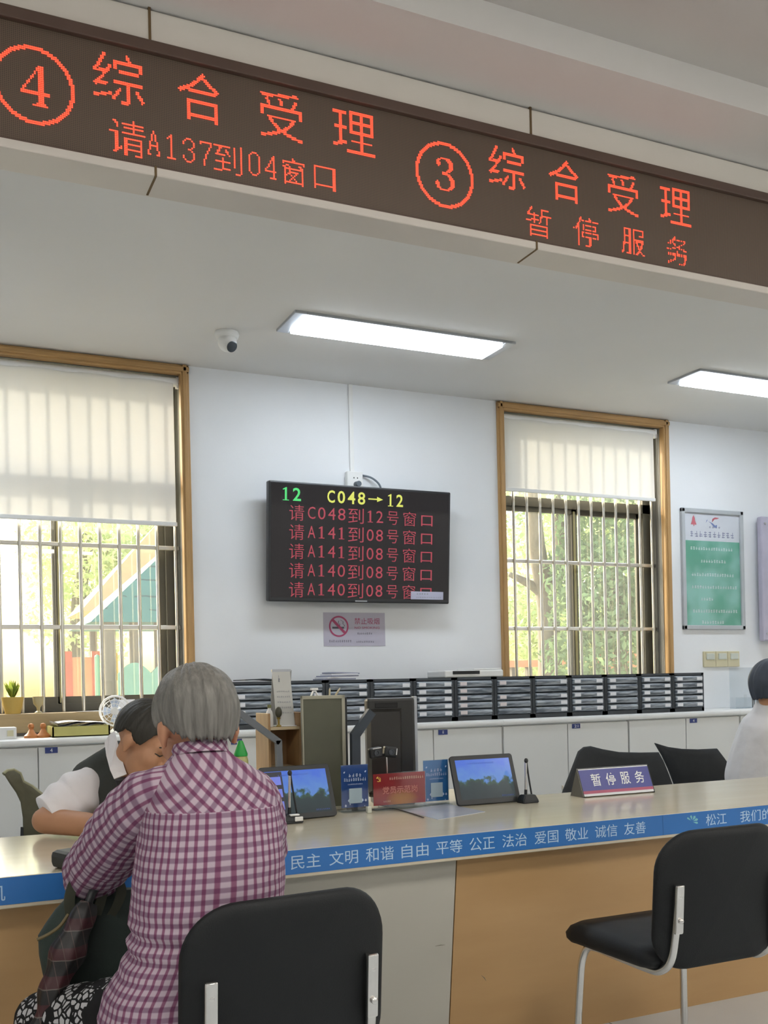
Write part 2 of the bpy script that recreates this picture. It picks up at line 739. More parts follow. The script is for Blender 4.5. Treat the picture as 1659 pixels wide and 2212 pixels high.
g = N('worktop_laminate')
g.xyz()
mp = g.node('ShaderNodeMapping')
mp.inputs['Scale'].default_value = (1.0, 6.0, 6.0)
g.link(g.co, mp.inputs[0])
n1 = g.noise(2.4, 4, mp.outputs[0])
m_top = g.color(g.mix(n1, hx('c3b9a2'), hx('cfc6b0')), .15, .5)

# ------------------------------------------------------------------ the room
CEIL, HCEIL = 3.10, 3.15
XL, XR, YB, YF = -3.2, 8.6, 5.78, -5.0
WIN = [(-.012, 1.45), (3.544, 5.006)]
SILL = 1.097

struct('floor', box2(BM(), (XL - .2, YF - .2, -.12), (XR + .2, 6.02, 0)), m_floor, 'grey polished tile floor below the counter')
bm = BM()
xs = [XL - .2, WIN[0][0], WIN[0][1], WIN[1][0], WIN[1][1], XR + .2]
for i in (0, 2, 4):
    box2(bm, (xs[i], YB, 0), (xs[i + 1], 6.02, 3.45))
for i in (1, 3):
    box2(bm, (xs[i], YB, 0), (xs[i + 1], 6.02, SILL))
    box2(bm, (xs[i], YB, CEIL), (xs[i + 1], 6.02, 3.45))
struct('wall_back', bm, m_wall, 'white painted wall behind the staff cabinets')
struct('wall_left', box2(BM(), (XL - .2, YF, 0), (XL, YB, 3.45)), m_wall, 'white side wall outside the frame')
struct('wall_right', box2(BM(), (XR, YF, 0), (XR + .2, YB, 3.45)), m_wall, 'white side wall on the far right')
struct('wall_front', box2(BM(), (XL - .2, YF - .2, 0), (XR + .2, YF, 3.45)), m_wall, 'white wall of the waiting hall')
struct('ceiling', box2(BM(), (XL, 2.81, CEIL), (XR, YB, 3.45)), m_ceil, 'white ceiling over the staff side')
struct('ceiling_hall', box2(BM(), (XL, YF, HCEIL), (XR, 2.44, 3.45)), m_hallceil, 'grey ceiling of the waiting hall at top right')
struct('ceiling_bulkhead', box2(BM(), (XL, 2.44, 3.057), (XR, 2.81, 3.45)), m_band, 'dropped pale bulkhead along the top of the sign')

# fascia that carries the sign
bm = box2(BM(), (XL, 2.70, 2.962), (XR, 2.81, 3.052), .004)
box2(bm, (XL, 2.712, 2.60), (XR, 2.81, 3.0))
tr = struct('trim_1', bm, m_alu, 'cream panel fascia above the red lettering sign')
bm = BM()
for k in range(-3, 6):
    x = .593 + 1.2155 * k
    box2(bm, (x - .0035, 2.6975, 2.966), (x + .0035, 2.72, 3.057))
struct('fascia_joint', bm, m_joint, '', tr)
bm = box2(BM(), (XL, 2.688, 2.597), (XR, 2.812, 2.622), .004)
tr = struct('trim_2', bm, m_lip, 'pale lip along the bottom edge of the sign')
bm = BM()
for k in range(-3, 6):
    x = .598 + 1.2155 * k
    box2(bm, (x - .003, 2.686, 2.5955), (x + .003, 2.80, 2.623))
struct('lip_joint', bm, m_joint, '', tr)

# windows
for wi, (x0, x1) in enumerate(WIN):
    w = thing('window_%d' % (wi + 1), ('window behind the clerk, half covered by a blind', 'window between the wall screen and the green poster')[wi], 'window', (0, 0, 0), kind='structure')
    cw = .052
    bm = BM()
    for xa, xb in ((x0, x0 + cw), (x1 - cw, x1)):
        box2(bm, (xa, YB - .022, SILL - .10), (xb, YB + .03, CEIL - .003), .006)
        box2(bm, (xa + .012, YB - .032, SILL - .10), (xb - .014, YB, CEIL - .003), .006)
    obj('side_casing', bm, m_wood, w)
    bm = box2(BM(), (x0, YB - .022, CEIL - .058), (x1, YB + .03, CEIL - .003), .006)
    box2(bm, (x0, YB - .032, CEIL - .044), (x1, YB, CEIL - .014), .006)
    obj('head_casing', bm, m_woodh, w)
    bm = BM()
    box2(bm, (x0 + .03, YB + .02, SILL), (x0 + .05, 6.02, CEIL - .03))
    box2(bm, (x1 - .05, YB + .02, SILL), (x1 - .03, 6.02, CEIL - .03))
    box2(bm, (x0 + .03, YB + .02, CEIL - .06), (x1 - .03, 6.02, CEIL - .03))
    obj('jamb_lining', bm, m_jamb, w)
    bm = box2(BM(), (x0 - .04, YB - .09, SILL - .105), (x1 + .04, 6.02, SILL), .008)
    obj('window_sill', bm, mat('sill_wood', hx('a18c66'), .5, var=.12, scale=4, stretch=(1, 8, 8)), w)
    a, b = x0 + .05, x1 - .05
    mid = (a + b) / 2 - .005
    TZ = 2.47
    bm = BM()
    box2(bm, (a, 5.93, SILL), (b, 6.0, SILL + .045))
    box2(bm, (a, 5.93, TZ - .035), (b, 6.0, TZ + .03))
    box2(bm, (a, 5.93, CEIL - .10), (b, 6.0, CEIL - .06))
    box2(bm, (a, 5.93, SILL), (a + .028, 6.0, CEIL - .06))
    box2(bm, (b - .07, 5.93, SILL), (b, 6.0, CEIL - .06))
    obj('window_frame', bm, m_sash, w)
    for si, (xa, xb, yy) in enumerate(((a + .02, mid + .03, 5.955), (mid - .03, b - .06, 5.98))):
        bm = BM()
        for (za, zb) in ((SILL + .04, SILL + .085), (TZ - .07, TZ - .03)):
            box2(bm, (xa, yy - .012, za), (xb, yy + .012, zb))
        for xx in (xa, xb - .045):
            box2(bm, (xx, yy - .012, SILL + .04), (xx + .045, yy + .012, TZ - .03), .003)
        sa = obj('sash', bm, m_sash, w)
        if si == 0:
            obj('olive_stile', box2(BM(), (mid - .004, yy - .017, SILL + .05), (mid + .014, yy - .011, TZ - .05)), m_sash2, sa)
        bm = box2(BM(), (xa + .03, yy - .002, SILL + .07), (xb - .03, yy + .002, TZ - .05))
        obj('pane', bm, m_glass, sa)
    bm = box2(BM(), (a + .02, 5.963, TZ), (b - .05, 5.967, CEIL - .08))
    obj('pane', bm, m_glass, w)

# security bars inside the sashes
for wi, (x0, x1) in enumerate(WIN):
    gr = thing('security_grille', ('steel bar grille in the window behind the clerk', 'steel bar grille in the window beside the green poster')[wi], 'window bars', ((x0 + x1) / 2, 5.88, SILL), group='steel window bars')
    first = P(1112, 1250, 5.88).x if wi else P(175, 1250, 5.88).x - .109 * 6
    for k in range(13):
        x = first + .109 * k
        if x0 + .055 < x < x1 - .055:
            bm = BM()
            tube(bm, [(x, 5.88, SILL - .002), (x, 5.88, CEIL - .058)], .0105, 12)
            obj('bar', bm, m_steel, gr, smooth=True, world=True)
    for z in (1.575, 2.043):
        bm = box2(BM(), (x0 + .048, 5.884, z - .013), (x1 - .048, 5.902, z + .013), .004)
        obj('cross_rail', bm, m_steel, gr, world=True)

# roller blinds
m_blind = transl_mat('blind_cloth', (.80, .80, .78), (.50, .49, .46), .28)
for wi, (xa, xb, zb) in enumerate(((.06, 1.363, 2.157), (3.606, 4.884, 2.50))):
    b = thing('roller_blind', ('wide white roller blind pulled halfway down behind the clerk', 'white roller blind drawn a short way down beside the green poster')[wi], 'blind', ((xa + xb) / 2, 5.815, zb), group='white roller blinds')
    bm = BM()
    tube(bm, [(xa - .01, 5.815, 3.006), (xb + .028, 5.815, 3.006)], .026, 16)
    obj('roller', bm, m_white, b, smooth=True, world=True)
    bm = BM()
    rings = []
    for i in range(14):
        z = 3.0 + (zb + .012 - 3.0) * i / 13
        rings.append([Vector((xa + (xb - xa) * j / 24, 5.79 + .0025 * math.sin(j * 1.1 + i * .2), z)) for j in range(25)])
    loft(bm, rings, False, closed=False)
    fab = obj('fabric', bm, m_blind, b, smooth=True, world=True)
    bm = box2(BM(), (xa, 5.783, zb), (xb + .006, 5.797, zb + .026), .005)
    obj('bottom_bar', bm, m_white, b, world=True)
    bm = BM()
    zc = SILL + .05
    cx = xb + .035
    pts = [(cx, 5.80, 3.0), (cx + .012, 5.80, 2.2), (cx + .018, 5.80, zc + .02), (cx + .026, 5.80, zc), (cx + .034, 5.80, zc + .02), (cx + .028, 5.80, 2.2), (cx + .016, 5.80, 3.0)]
    tube(bm, smooth_path(pts, 8), .0028, 6)
    obj('chain', bm, mat('chain_grey', hx('8f8d86'), .4), b, smooth=True, world=True)
    bm = box2(BM(), (xb + .02, 5.80, 2.97), (xb + .045, 5.83, 3.035), .004)
    obj('bracket', bm, m_white, b, world=True)

# ceiling light panels of the staff side and of the hall
m_lamp = mat('lamp_panel', (.9, .95, 1), .5, emit=(.86, .95, 1.05), es=LAMP_OFFICE)
m_lamph = mat('lamp_panel_hall', (.9, .93, 1), .5, emit=(1.0, .95, .88), es=LAMP_HALL)
m_lframe = mat('lamp_frame', hx('b6bac0'), .35, metal=.6)


def ceiling_light(x0, y0, z, label, lm, w=1.17, d=.225):
    t = thing('ceiling_light', label, 'ceiling light', (x0 + w / 2, y0 + d / 2, z), group='ceiling light panels')
    bm = BM()
    e = .035
    box2(bm, (x0 - e - .03, y0 - e, z - .014), (x0, y0 + d + e, z + .002), .003)
    box2(bm, (x0 + w, y0 - e, z - .014), (x0 + w + e + .03, y0 + d + e, z + .002), .003)
    box2(bm, (x0, y0 - e, z - .014), (x0 + w, y0, z + .002), .003)
    box2(bm, (x0, y0 + d, z - .014), (x0 + w, y0 + d + e, z + .002), .003)
    obj('frame', bm, m_lframe, t, world=True)
    obj('diffuser', box2(BM(), (x0, y0, z - .028), (x0 + w, y0 + d, z - .002), .004), lm, t, world=True)
    return t


for k, lab in ((-1, 'lit ceiling panel hidden left of the one above the wall screen'), (0, 'lit ceiling panel in front of the wall screen'), (1, 'lit ceiling panel cut off at the right edge'), (2, 'lit ceiling panel beyond the right edge')):
    ceiling_light(1.80 + 2.62 * k - (.14 if k < 0 else 0), 4.757, CEIL, lab, m_lamp)
for x in (-1.6, 1.4, 4.4, 7.0):
    for y in (-2.6, .2):
        ceiling_light(x - .3, y, HCEIL, 'lit panel on the hall ceiling behind the viewer', m_lamph, 1.17, .55)

# dome camera
d = P(490, 718, 5.157)
t = thing('dome_camera', 'small white dome security camera on the ceiling', 'security camera', (1.507, 5.16, CEIL))
bm = lathe(BM(), [(.0, 0), (.062, 0), (.066, -.012), (.060, -.030), (.054, -.034), (0, -.036)], 28)
obj('mount', bm, m_white, t, smooth=True)
bm = BM()
ell_mesh(bm, (0, -.008, -.055), (.050, .050, .050))
obj('housing', bm, m_white, t, smooth='all')
bm = lathe(BM(), [(.0, .0), (.026, 0), (.030, .012), (.024, .016), (0, .017)], 20, Matrix.Translation((.012, -.034, -.080)) @ Matrix.Rotation(R(128), 4, 'X') @ Matrix.Rotation(R(15), 4, 'Y'))
obj('lens', bm, mat('lens_dark', hx('3a4047'), .15), t, smooth=True)

# conduit, socket and lead above the wall screen
t = thing('cable_conduit', 'thin white conduit from ceiling to the socket above the screen', 'conduit', (2.475, YB, 2.55))
obj('channel', box2(BM(), (2.463, YB - .016, 2.545), (2.490, YB, CEIL - .003), .002), m_white, t, world=True)
t = thing('wall_socket', 'white double socket just above the wall screen', 'socket', (2.475, YB, 2.48))
obj('box', box2(BM(), (2.428, YB - .045, 2.43), (2.535, YB, 2.545), .006), m_white, t, world=True)
bm = BM()
for dx in (-.012, .012):
    box2(bm, (2.485 + dx - .003, YB - .0465, 2.500), (2.485 + dx + .003, YB - .044, 2.508))
obj('pin_hole', bm, m_dark, t, world=True)
t = thing('power_plug', 'grey round plug in the socket behind the screen', 'plug', (2.49, YB - .05, 2.46))
bm = BM()
tube(bm, [(2.49, YB - .044, 2.462), (2.49, YB - .085, 2.462)], [.021, .017], 16)
pl = obj('body', bm, mat('plug_grey', hx('5d656c'), .5), t, smooth=True, world=True)
bm = BM()
tube(bm, smooth_path([(2.545, YB - .012, 2.530), (2.60, YB - .03, 2.515), (2.645, YB - .05, 2.47), (2.66, YB - .06, 2.40)], 6), .0065, 8)
tag(obj('screen_cable', bm, mat('cable_grey', hx('6c747c'), .5), None, smooth=True), 'short grey cable curving down behind the wall screen', 'cable')


# ------------------------------------------------------------------ the LED sign over the counter
LY, PITCH = 2.704, .0048
g = N('led_face')
o3 = g.xyz()
sx = g.math('FRACT', g.math('DIVIDE', o3[0], PITCH))
sz = g.math('FRACT', g.math('DIVIDE', o3[2], PITCH))
dx = g.math('ABSOLUTE', g.math('SUBTRACT', sx, .5))
dz = g.math('ABSOLUTE', g.math('SUBTRACT', sz, .5))
hole = g.math('LESS_THAN', g.math('MAXIMUM', dx, dz), .33)
c = g.mix(hole, hx('6f5f52'), hx('4a3d35'))
m_led = g.color(g.mix(g.math('MULTIPLY', g.noise(1.2), .5), c, hx('6a5a4c')), .5, .4)
m_red = mat('led_red', (.2, .02, .01), .5, emit=(1.0, .050, .022), es=2.3)
sign = thing('led_sign', 'long dark LED sign with red lettering above the counter', 'LED sign', (2.0, LY, 2.622))
obj('screen', box2(BM(), (XL, LY, 2.622), (XR, LY + .008, 2.932)), m_led, sign, world=True)
bm = box2(BM(), (XL, LY - .016, 2.932), (XR, LY + .004, 2.964), .003)
obj('top_frame', bm, m_bronze, sign, world=True)
bm = box2(BM(), (XL, LY - .012, 2.619), (XR, LY + .002, 2.626), .001)
obj('bottom_frame', bm, m_bronze, sign, world=True)


def dots(pat, cx, cz, pitch=PITCH):
    n, m = pat.shape
    pd = np.pad(pat, 1)
    near = sum(np.roll(np.roll(pd, a, 0), b, 1).astype(int) for a in (-1, 0, 1) for b in (-1, 0, 1))[1:-1, 1:-1]
    if n > 24:                              # drop stray dots of the large characters
        pat = pat & (near > 2)
    bm = BM()
    q = .40
    for i in range(n):
        for j in range(m):
            if pat[i, j]:
                x = round((cx + (j - (m - 1) / 2) * pitch) / pitch) * pitch
                z = round((cz - (i - (n - 1) / 2) * pitch) / pitch) * pitch
                x += pitch / 2
                z += pitch / 2
                e = pitch * q
                vs = [bm.verts.new((x + a * e, LY - .0012, z + b * e)) for a, b in ((-1, -.9), (1, -.9), (1, .9), (-1, .9))]
                bm.faces.new(vs)
    obj('lit_character', bm, m_red, sign, world=True, auto=False)


def ring_pat(n, th):
    yy, xx = np.mgrid[0:n, 0:n] - (n - 1) / 2
    r = np.hypot(xx, yy)
    return (r < n / 2) & (r > n / 2 - th)


def art(rows):
    return np.array([[c == '#' for c in r] for r in rows])


four = art(['.........###...', '........####...', '........####...', '.......#.###...', '.......#.###...', '......#..###...', '.....##..###...', '.....#...###...', '....#....###...', '...##....###...',
            '...#.....###...', '..#......###...', '.##......###...', '.#.......###...', '###############', '###############', '.........###...', '.........###...', '.........###...', '.........###...', '........#####..', '......########.'])
three = art(['....#######....', '..##....####...', '.##......####..', '.###......###..', '.###......###..', '..#.......###..', '..........###..', '.........###...', '........###....', '.....####......',
             '.....######....', '.........###...', '..........###..', '..........####.', '...........###.', '.#.........###.', '###........###.', '###........###.', '.##.......###..', '.###.....###...', '...#######.....'])
for x, pat in ((.292, four), (1.492, three)):
    dots(ring_pat(42, 2.0), x, 2.778)
    dots(pat, x, 2.778)
for x, ch in zip((.508, .734, .963, 1.186, 1.716, 1.943, 2.174, 2.398), '综合受理综合受理'):
    dots(raster(ch, 28, -.006), x, 2.843)
for x, ch in zip((1.830, 2.016, 2.208, 2.400), '暂停服务'):
    dots(raster(ch, 20, -.008), x, 2.689)
small = {'A': ['...#...', '...#...', '..#.#..', '..#.#..', '..#.#..', '..#.#..', '.#...#.', '.#...#.', '.#####.', '.#...#.', '.#...#.', '#.....#', '#.....#', '##...##'],
         '1': ['...#...', '..##...', '.#.#...', '...#...', '...#...', '...#...', '...#...', '...#...', '...#...', '...#...', '...#...', '...#...', '...#...', '.#####.'],
         '3': ['..###..', '.#...#.', '#.....#', '#.....#', '......#', '.....#.', '...##..', '.....#.', '......#', '......#', '#.....#', '#.....#', '.#...#.', '..###..'],
         '7': ['#######', '#.....#', '......#', '.....#.', '.....#.', '....#..', '....#..', '...#...', '...#...', '...#...', '..#....', '..#....', '..#....', '..#....'],
         '0': ['..###..', '.#...#.', '#.....#', '#.....#', '#.....#', '#.....#', '#.....#', '#.....#', '#.....#', '#.....#', '#.....#', '#.....#', '.#...#.', '..###..'],
         '4': ['.....#.', '....##.', '....##.', '...#.#.', '...#.#.', '..#..#.', '..#..#.', '.#...#.', '#....#.', '#######', '.....#.', '.....#.', '.....#.', '...####']}
small['窗'] = ['.......#........', '.......##.......', '.##############.', '.#............#.', '...##......##...', '.##..#......##..', '..############..', '..#..#.......#..',
              '..#..######..#..', '..#.##...#...#..', '..##..#.#....#..', '..#....#.....#..', '..#...#.#....#..', '..#..#...#...#..', '..############..', '..#..........#..']
for x, ch in zip((.526, .597, .645, .689, .737, .800, .879, .928, .998, 1.092), '请A137到04窗口'):
    if ch in small:
        dots(art(small[ch]), x, 2.691)
    else:
        dots(raster(ch, {'请': 20, '口': 14}.get(ch, 17), {'请': -.004}.get(ch, -.008)), x, 2.689)

# ------------------------------------------------------------------ the wall screen
TW, THh, TT = 1.218, .712, .055
tv = thing('wall_screen', 'black queue display screen on the wall with red number lines', 'screen', (2.486, 5.645, 2.074))
tilt = -math.asin(.06 / .712)
MT = Matrix.Rotation(R(90) - tilt * -1, 4, 'X')
MT = Matrix.Rotation(R(90) + math.asin(.055 / .712), 4, 'X')
MTi = MT
obj('housing', box(BM(), (0, 0, -TT / 2), (TW, THh, TT), .008, MT), mat('screen_shell', hx('2a2b2e'), .35), tv)
obj('back_cover', box(BM(), (0, -.05, -TT - .02), (TW * .7, THh * .6, .04), .01, MT), m_black, tv)
obj('display', box2(BM(), (-TW / 2 + .014, -THh / 2 + .024, 0), (TW / 2 - .014, THh / 2 - .014, .0012), 0, MT), mat('screen_face', hx('1e1c1e'), .22, var=.05, emit=hx('1c1719'), es=.25), tv)
MF = MT @ Matrix.Translation((0, 0, .0014))


def tvx(px): return (px - 775.5) / 394 * TW


# rows measured on the screen itself: fraction across and down
bmg, bmy, bmr = BM(), BM(), BM()


def at(u, v): return (-TW / 2 + u * TW, THh / 2 - v * THh)


SER = {'1': [[(.38, 0), (.62, 0), (.62, 1), (.50, 1), (.14, .86), (.14, .80), (.38, .84)], [(.14, 0), (.86, 0), (.86, .06), (.14, .06)]]}


def tv_text(bm, s, u0, u1, v, hh, weight=-.002):
    """One line on the screen, each character in its own equal cell (full-width characters take two)."""
    cells = [2 if ord(c) > 0x3000 else 1 for c in s]
    tot = sum(cells)
    x = 0
    for c, k in zip(s, cells):
        ux = u0 + (u1 - u0) * (x + k / 2) / tot
        cx, cy = at(ux, v)
        w = (u1 - u0) * TW / tot * k
        if c == '口':
            text(bm, c, MF, cx, cy - .003, w * .64, hh * .78, 0, .004)
        elif c == '→':
            rect(bm, MF, cx - w * .48, cy - .004, cx + w * .2, cy + .004)
            poly(bm, MF, [(cx + w * .1, cy - .016), (cx + w * .5, cy), (cx + w * .1, cy + .016)])
        elif c == '1':
            for pl_ in SER['1']:
                poly(bm, MF, [(cx + (a - .5) * w * .78, cy + (b - .5) * hh * .86) for a, b in pl_])
        elif c != ' ':
            text(bm, c, MF, cx, cy, w * (.90 if k == 2 else .74), hh * (1 if k == 2 else .86), 0, weight if k == 1 else -.006)
        x += k


tv_text(bmg, '12', .058, .172, .104, .090, .016)
tv_text(bmy, 'C048', .296, .516, .104, .088, .016)
tv_text(bmy, '→', .524, .608, .104, .088)
tv_text(bmy, '12', .624, .728, .104, .088, .016)
for k, s in enumerate(('C048到12', 'A141到08', 'A141到08', 'A140到08', 'A140到08')):
    v = .256 + .1605 * k
    tv_text(bmr, '请', .100, .186, v, .092)
    tv_text(bmr, s[:4], .194, .408, v - .006, .084)
    tv_text(bmr, s[4], .412, .506, v, .092)
    tv_text(bmr, s[5:], .512, .616, v - .002, .084)
    tv_text(bmr, '号', .628, .700, v + .002, .082)
    tv_text(bmr, '窗', .720, .800, v + .002, .088)
    tv_text(bmr, '口', .808, .912, v + .006, .086)
obj('green_figures', bmg, mat('tv_green', (.02, .2, .05), .5, emit=(.05, .36, .10), es=1.0), tv, auto=False)
obj('yellow_figures', bmy, mat('tv_yellow', (.2, .2, .05), .5, emit=(.36, .38, .06), es=1.0), tv, auto=False)
obj('red_lines', bmr, mat('tv_red', (.2, .03, .04), .5, emit=(.17, .020, .032), es=1.0), tv, auto=False)
bm = box2(BM(), (TW / 2 - .278, -THh / 2 + .026, .0015), (TW / 2 - .046, -THh / 2 + .076, .0030), 0, MT)
st = obj('sticker', bm, mat('sticker_lilac', hx('b9bad0'), .6), tv)
bm = BM()
rng = random.Random(3)
Mst = MT @ Matrix.Translation((TW / 2 - .162, -THh / 2 + .051, .0031))
scribble(bm, Mst, -.035, .010, .09, .011, 5, rng)
scribble(bm, Mst, .01, -.012, .18, .008, 14, rng)
obj('sticker_print', bm, m_print, st)
bm = box2(BM(), (-.05, -THh / 2 + .006, 0), (.03, -THh / 2 + .013, .0015), 0, MT)
obj('maker_plate', bm, m_lframe, tv)
obj('wall_bracket', box2(BM(), (-.2, .06, -.15), (.2, .13, .2)), m_black, tv)

# second screen or board that only shows its edge at the right of the frame
q = P(1646, 1290, 5.70)
t = thing('notice_board', 'pale lilac board cut by the right edge beyond the poster', 'board', (q.x + .45, 5.715, 1.95))
obj('panel', box(BM(), (0, 0, 0), (.9, .05, .95), .012), mat('board_lilac', hx('b4afc0'), .5), t)
bm = BM()
for z in (-.42, .42):
    tube(bm, [(-.42, -.027, z), (-.42, -.035, z)], .008, 10)
obj('stud', bm, m_chrome, t)
obj('wall_batten', box(BM(), (0, .0375, 0), (.6, .025, .6)), m_white, t)

# ------------------------------------------------------------------ no-smoking notice
t = thing('no_smoking_notice', 'white no smoking notice below the wall screen', 'notice', (2.474, YB, 1.560))
MN = face_hall(0, -.002, 0)
obj('sheet', box(BM(), (0, -.001, 0), (.420, .002, .210)), mat('notice_sheet', hx('b7b3c2'), .5, var=.03), t)
bm = BM()
rr_, cx, cy = .066, -.108, .018
n = 48
for k in range(n):
    a, b = 2 * PI * k / n, 2 * PI * (k + 1) / n
    poly(bm, MN, [(cx + rr_ * math.cos(a), cy + rr_ * math.sin(a)), (cx + rr_ * math.cos(b), cy + rr_ * math.sin(b)), (cx + .84 * rr_ * math.cos(b), cy + .84 * rr_ * math.sin(b)), (cx + .84 * rr_ * math.cos(a), cy + .84 * rr_ * math.sin(a))], .0012)
e = .006
poly(bm, MN, [(cx - .046 - e, cy + .046 - e), (cx + .044 - e, cy - .044 - e), (cx + .044 + e, cy - .044 + e), (cx - .046 + e, cy + .046 + e)], .0016)
obj('red_ring', bm, mat('print_red', hx('a8466a'), .6), t, auto=False)
bm = BM()
text(bm, '禁止吸烟', MN, .085, .052, .172, .040, .0012, 0)
text(bm, 'NO SMOKING', MN, .085, .010, .172, .014, .0012)
obj('red_print', bm, mat('print_red', hx('a8466a'), .6), t, auto=False)
bm = BM()
rect(bm, MN, cx - .044, cy - .014, cx + .036, cy - .002, .001)
for pts in ([(.0, .035), (-.003, .022), (.008, .012), (.004, .002)], [(.012, .040), (.030, .030), (.028, .016), (.038, .008), (.037, .0)]):
    for (xa, ya), (xb, yb) in zip(pts, pts[1:]):
        poly(bm, MN, [(cx + xa - .002, cy + ya), (cx + xb - .002, cy + yb), (cx + xb + .002, cy + yb), (cx + xa + .002, cy + ya)], .001)
rng = random.Random(5)
scribble(bm, MN, .068, -.026, .105, .013, 8, rng)
scribble(bm, MN, .070, -.078, .125, .011, 10, rng)
scribble(bm, MN, -.100, -.074, .155, .015, 11, rng)
obj('dark_print', bm, mat('print_dark', hx('5c5866'), .7), t, auto=False)

# ------------------------------------------------------------------ framed green poster
t = thing('framed_poster', 'tall green and white poster in a silver frame on the wall', 'poster', (5.405, YB, 2.015))
PW, PH, fr = .600, .900, .032
bm = BM()
for a, b in (((-PW / 2, -PH / 2), (-PW / 2 + fr, PH / 2)), ((PW / 2 - fr, -PH / 2), (PW / 2, PH / 2)), ((-PW / 2, PH / 2 - fr), (PW / 2, PH / 2)), ((-PW / 2, -PH / 2), (PW / 2, -PH / 2 + fr))):
    box2(bm, (a[0], -.024, a[1]), (b[0], 0, b[1]), .005)
obj('frame', bm, mat('silver_frame', hx('b4b8bb'), .35), t)
a, b, zt = -PW / 2 + fr, PW / 2 - fr, PH / 2 - fr
zg = zt - .205
obj('white_heading', box2(BM(), (a, -.008, zg), (b, -.002, zt)), mat('poster_white', hx('d9dde4'), .5, var=.02), t)
g = N('poster_green')
g.xyz()
n1 = g.noise(4.0, 2)
rp = g.node('ShaderNodeValToRGB')
rp.color_ramp.elements[0].position, rp.color_ramp.elements[1].position = .42, .60
rp.color_ramp.elements[0].color = list(hx('5aa68c')) + [1]
rp.color_ramp.elements[1].color = list(hx('8cc7ba')) + [1]
g.link(n1, rp.inputs[0])
m_pg = g.color(rp.outputs[0], .4)
obj('green_field', box2(BM(), (a, -.008, -PH / 2 + fr), (b, -.002, zg)), m_pg, t)
obj('cover_sheet', box2(BM(), (a, -.012, -PH / 2 + fr), (b, -.0105, zt)), glass_mat('poster_cover', (1, 1, 1), .05, .1), t)
MP_ = face_hall(0, -.0085, 0)
bm = BM()
rng = random.Random(11)
for (lx, rx, z) in ((-.215, .200, .155), (-.12, .13, .062), (-.21, .205, -.040), (-.21, .235, -.132), (-.125, 0, -.222), (-.205, .235, -.312), (-.12, .10, -.395)):
    scribble(bm, MP_, (lx + rx) / 2, z, rx - lx, .024, max(4, int((rx - lx) / .024)), rng)
obj('white_lines', bm, m_whiteink, t, auto=False)
bm = BM()
scribble(bm, MP_, .0, .262, .44, .045, 10, rng)
scribble(bm, MP_, .025, .318, .12, .014, 4, rng)
obj('heading_print', bm, mat('heading_violet', hx('9aa0bd'), .7), t, auto=False)
bm = BM()
MQ_ = MP_ @ Matrix.Translation((0, -.024, 0))
tri = [(-.205, .355), (-.150, .355), (-.163, .385), (-.165, .405), (-.178, .425), (-.190, .405), (-.192, .385)]
poly(bm, MQ_, tri, .0008)
poly(bm, MQ_, [(-.180, .345), (-.172, .345), (-.172, .356), (-.180, .356)], .0008)
poly(bm, MQ_, [(.000, .378), (.004, .405), (.030, .418), (.072, .415), (.050, .405), (.025, .402), (.012, .390)], .0008)
obj('red_emblem', bm, mat('emblem_red', hx('d0707c'), .7), t, auto=False)
bm = BM()
poly(bm, MQ_, [(-.035, .385), (-.010, .370), (.018, .342), (.046, .340), (.050, .362), (.030, .356), (.006, .372)], .0009)
poly(bm, MQ_, [(-.062, .372), (-.052, .392), (-.040, .398), (-.050, .385)], .0009)
obj('blue_emblem', bm, mat('emblem_blue', hx('7d8fc4'), .7), t, auto=False)

# switch plates, right of the window
t = thing('switch_panel', 'row of three cream switch plates below the green poster', 'switch', (5.468, YB, 1.343))
m_cream = mat('cream_plastic', hx('cdc5a4'), .5)
for k in range(3):
    x = (-.118, 0, .118)[k]
    p = obj('plate', box(BM(), (x, -.008, 0), (.115, .016, .118), .004), m_cream, t)
    obj('rocker', box(BM(), (x + .004, -.018, .020), (.078, .010, .046), .004), mat('rocker_grey', hx('c6cabf'), .4), p)
t = thing('acrylic_holder', 'clear acrylic leaflet holder on the cabinet under the switches', 'holder', (5.51, 5.56, .975))
bm = BM()
box(bm, (0, .04, .15), (.26, .004, .30))
box(bm, (0, -.02, .04), (.26, .004, .08))
box(bm, (0, .01, .002), (.26, .064, .004))
obj('clear_sheet', bm, m_clear, t)
for k_, x_ in enumerate((.05, .066)):
    bm = BM()
    tube(bm, [(x_, .0, .0045), (x_, .0, .10)], .004, 8)
    tag(obj('black_pen', bm, m_black, None), ('left of two thin black pens in the clear leaflet holder', 'right of two thin black pens in the clear leaflet holder')[k_], 'pen').location = (5.51, 5.56, .975)

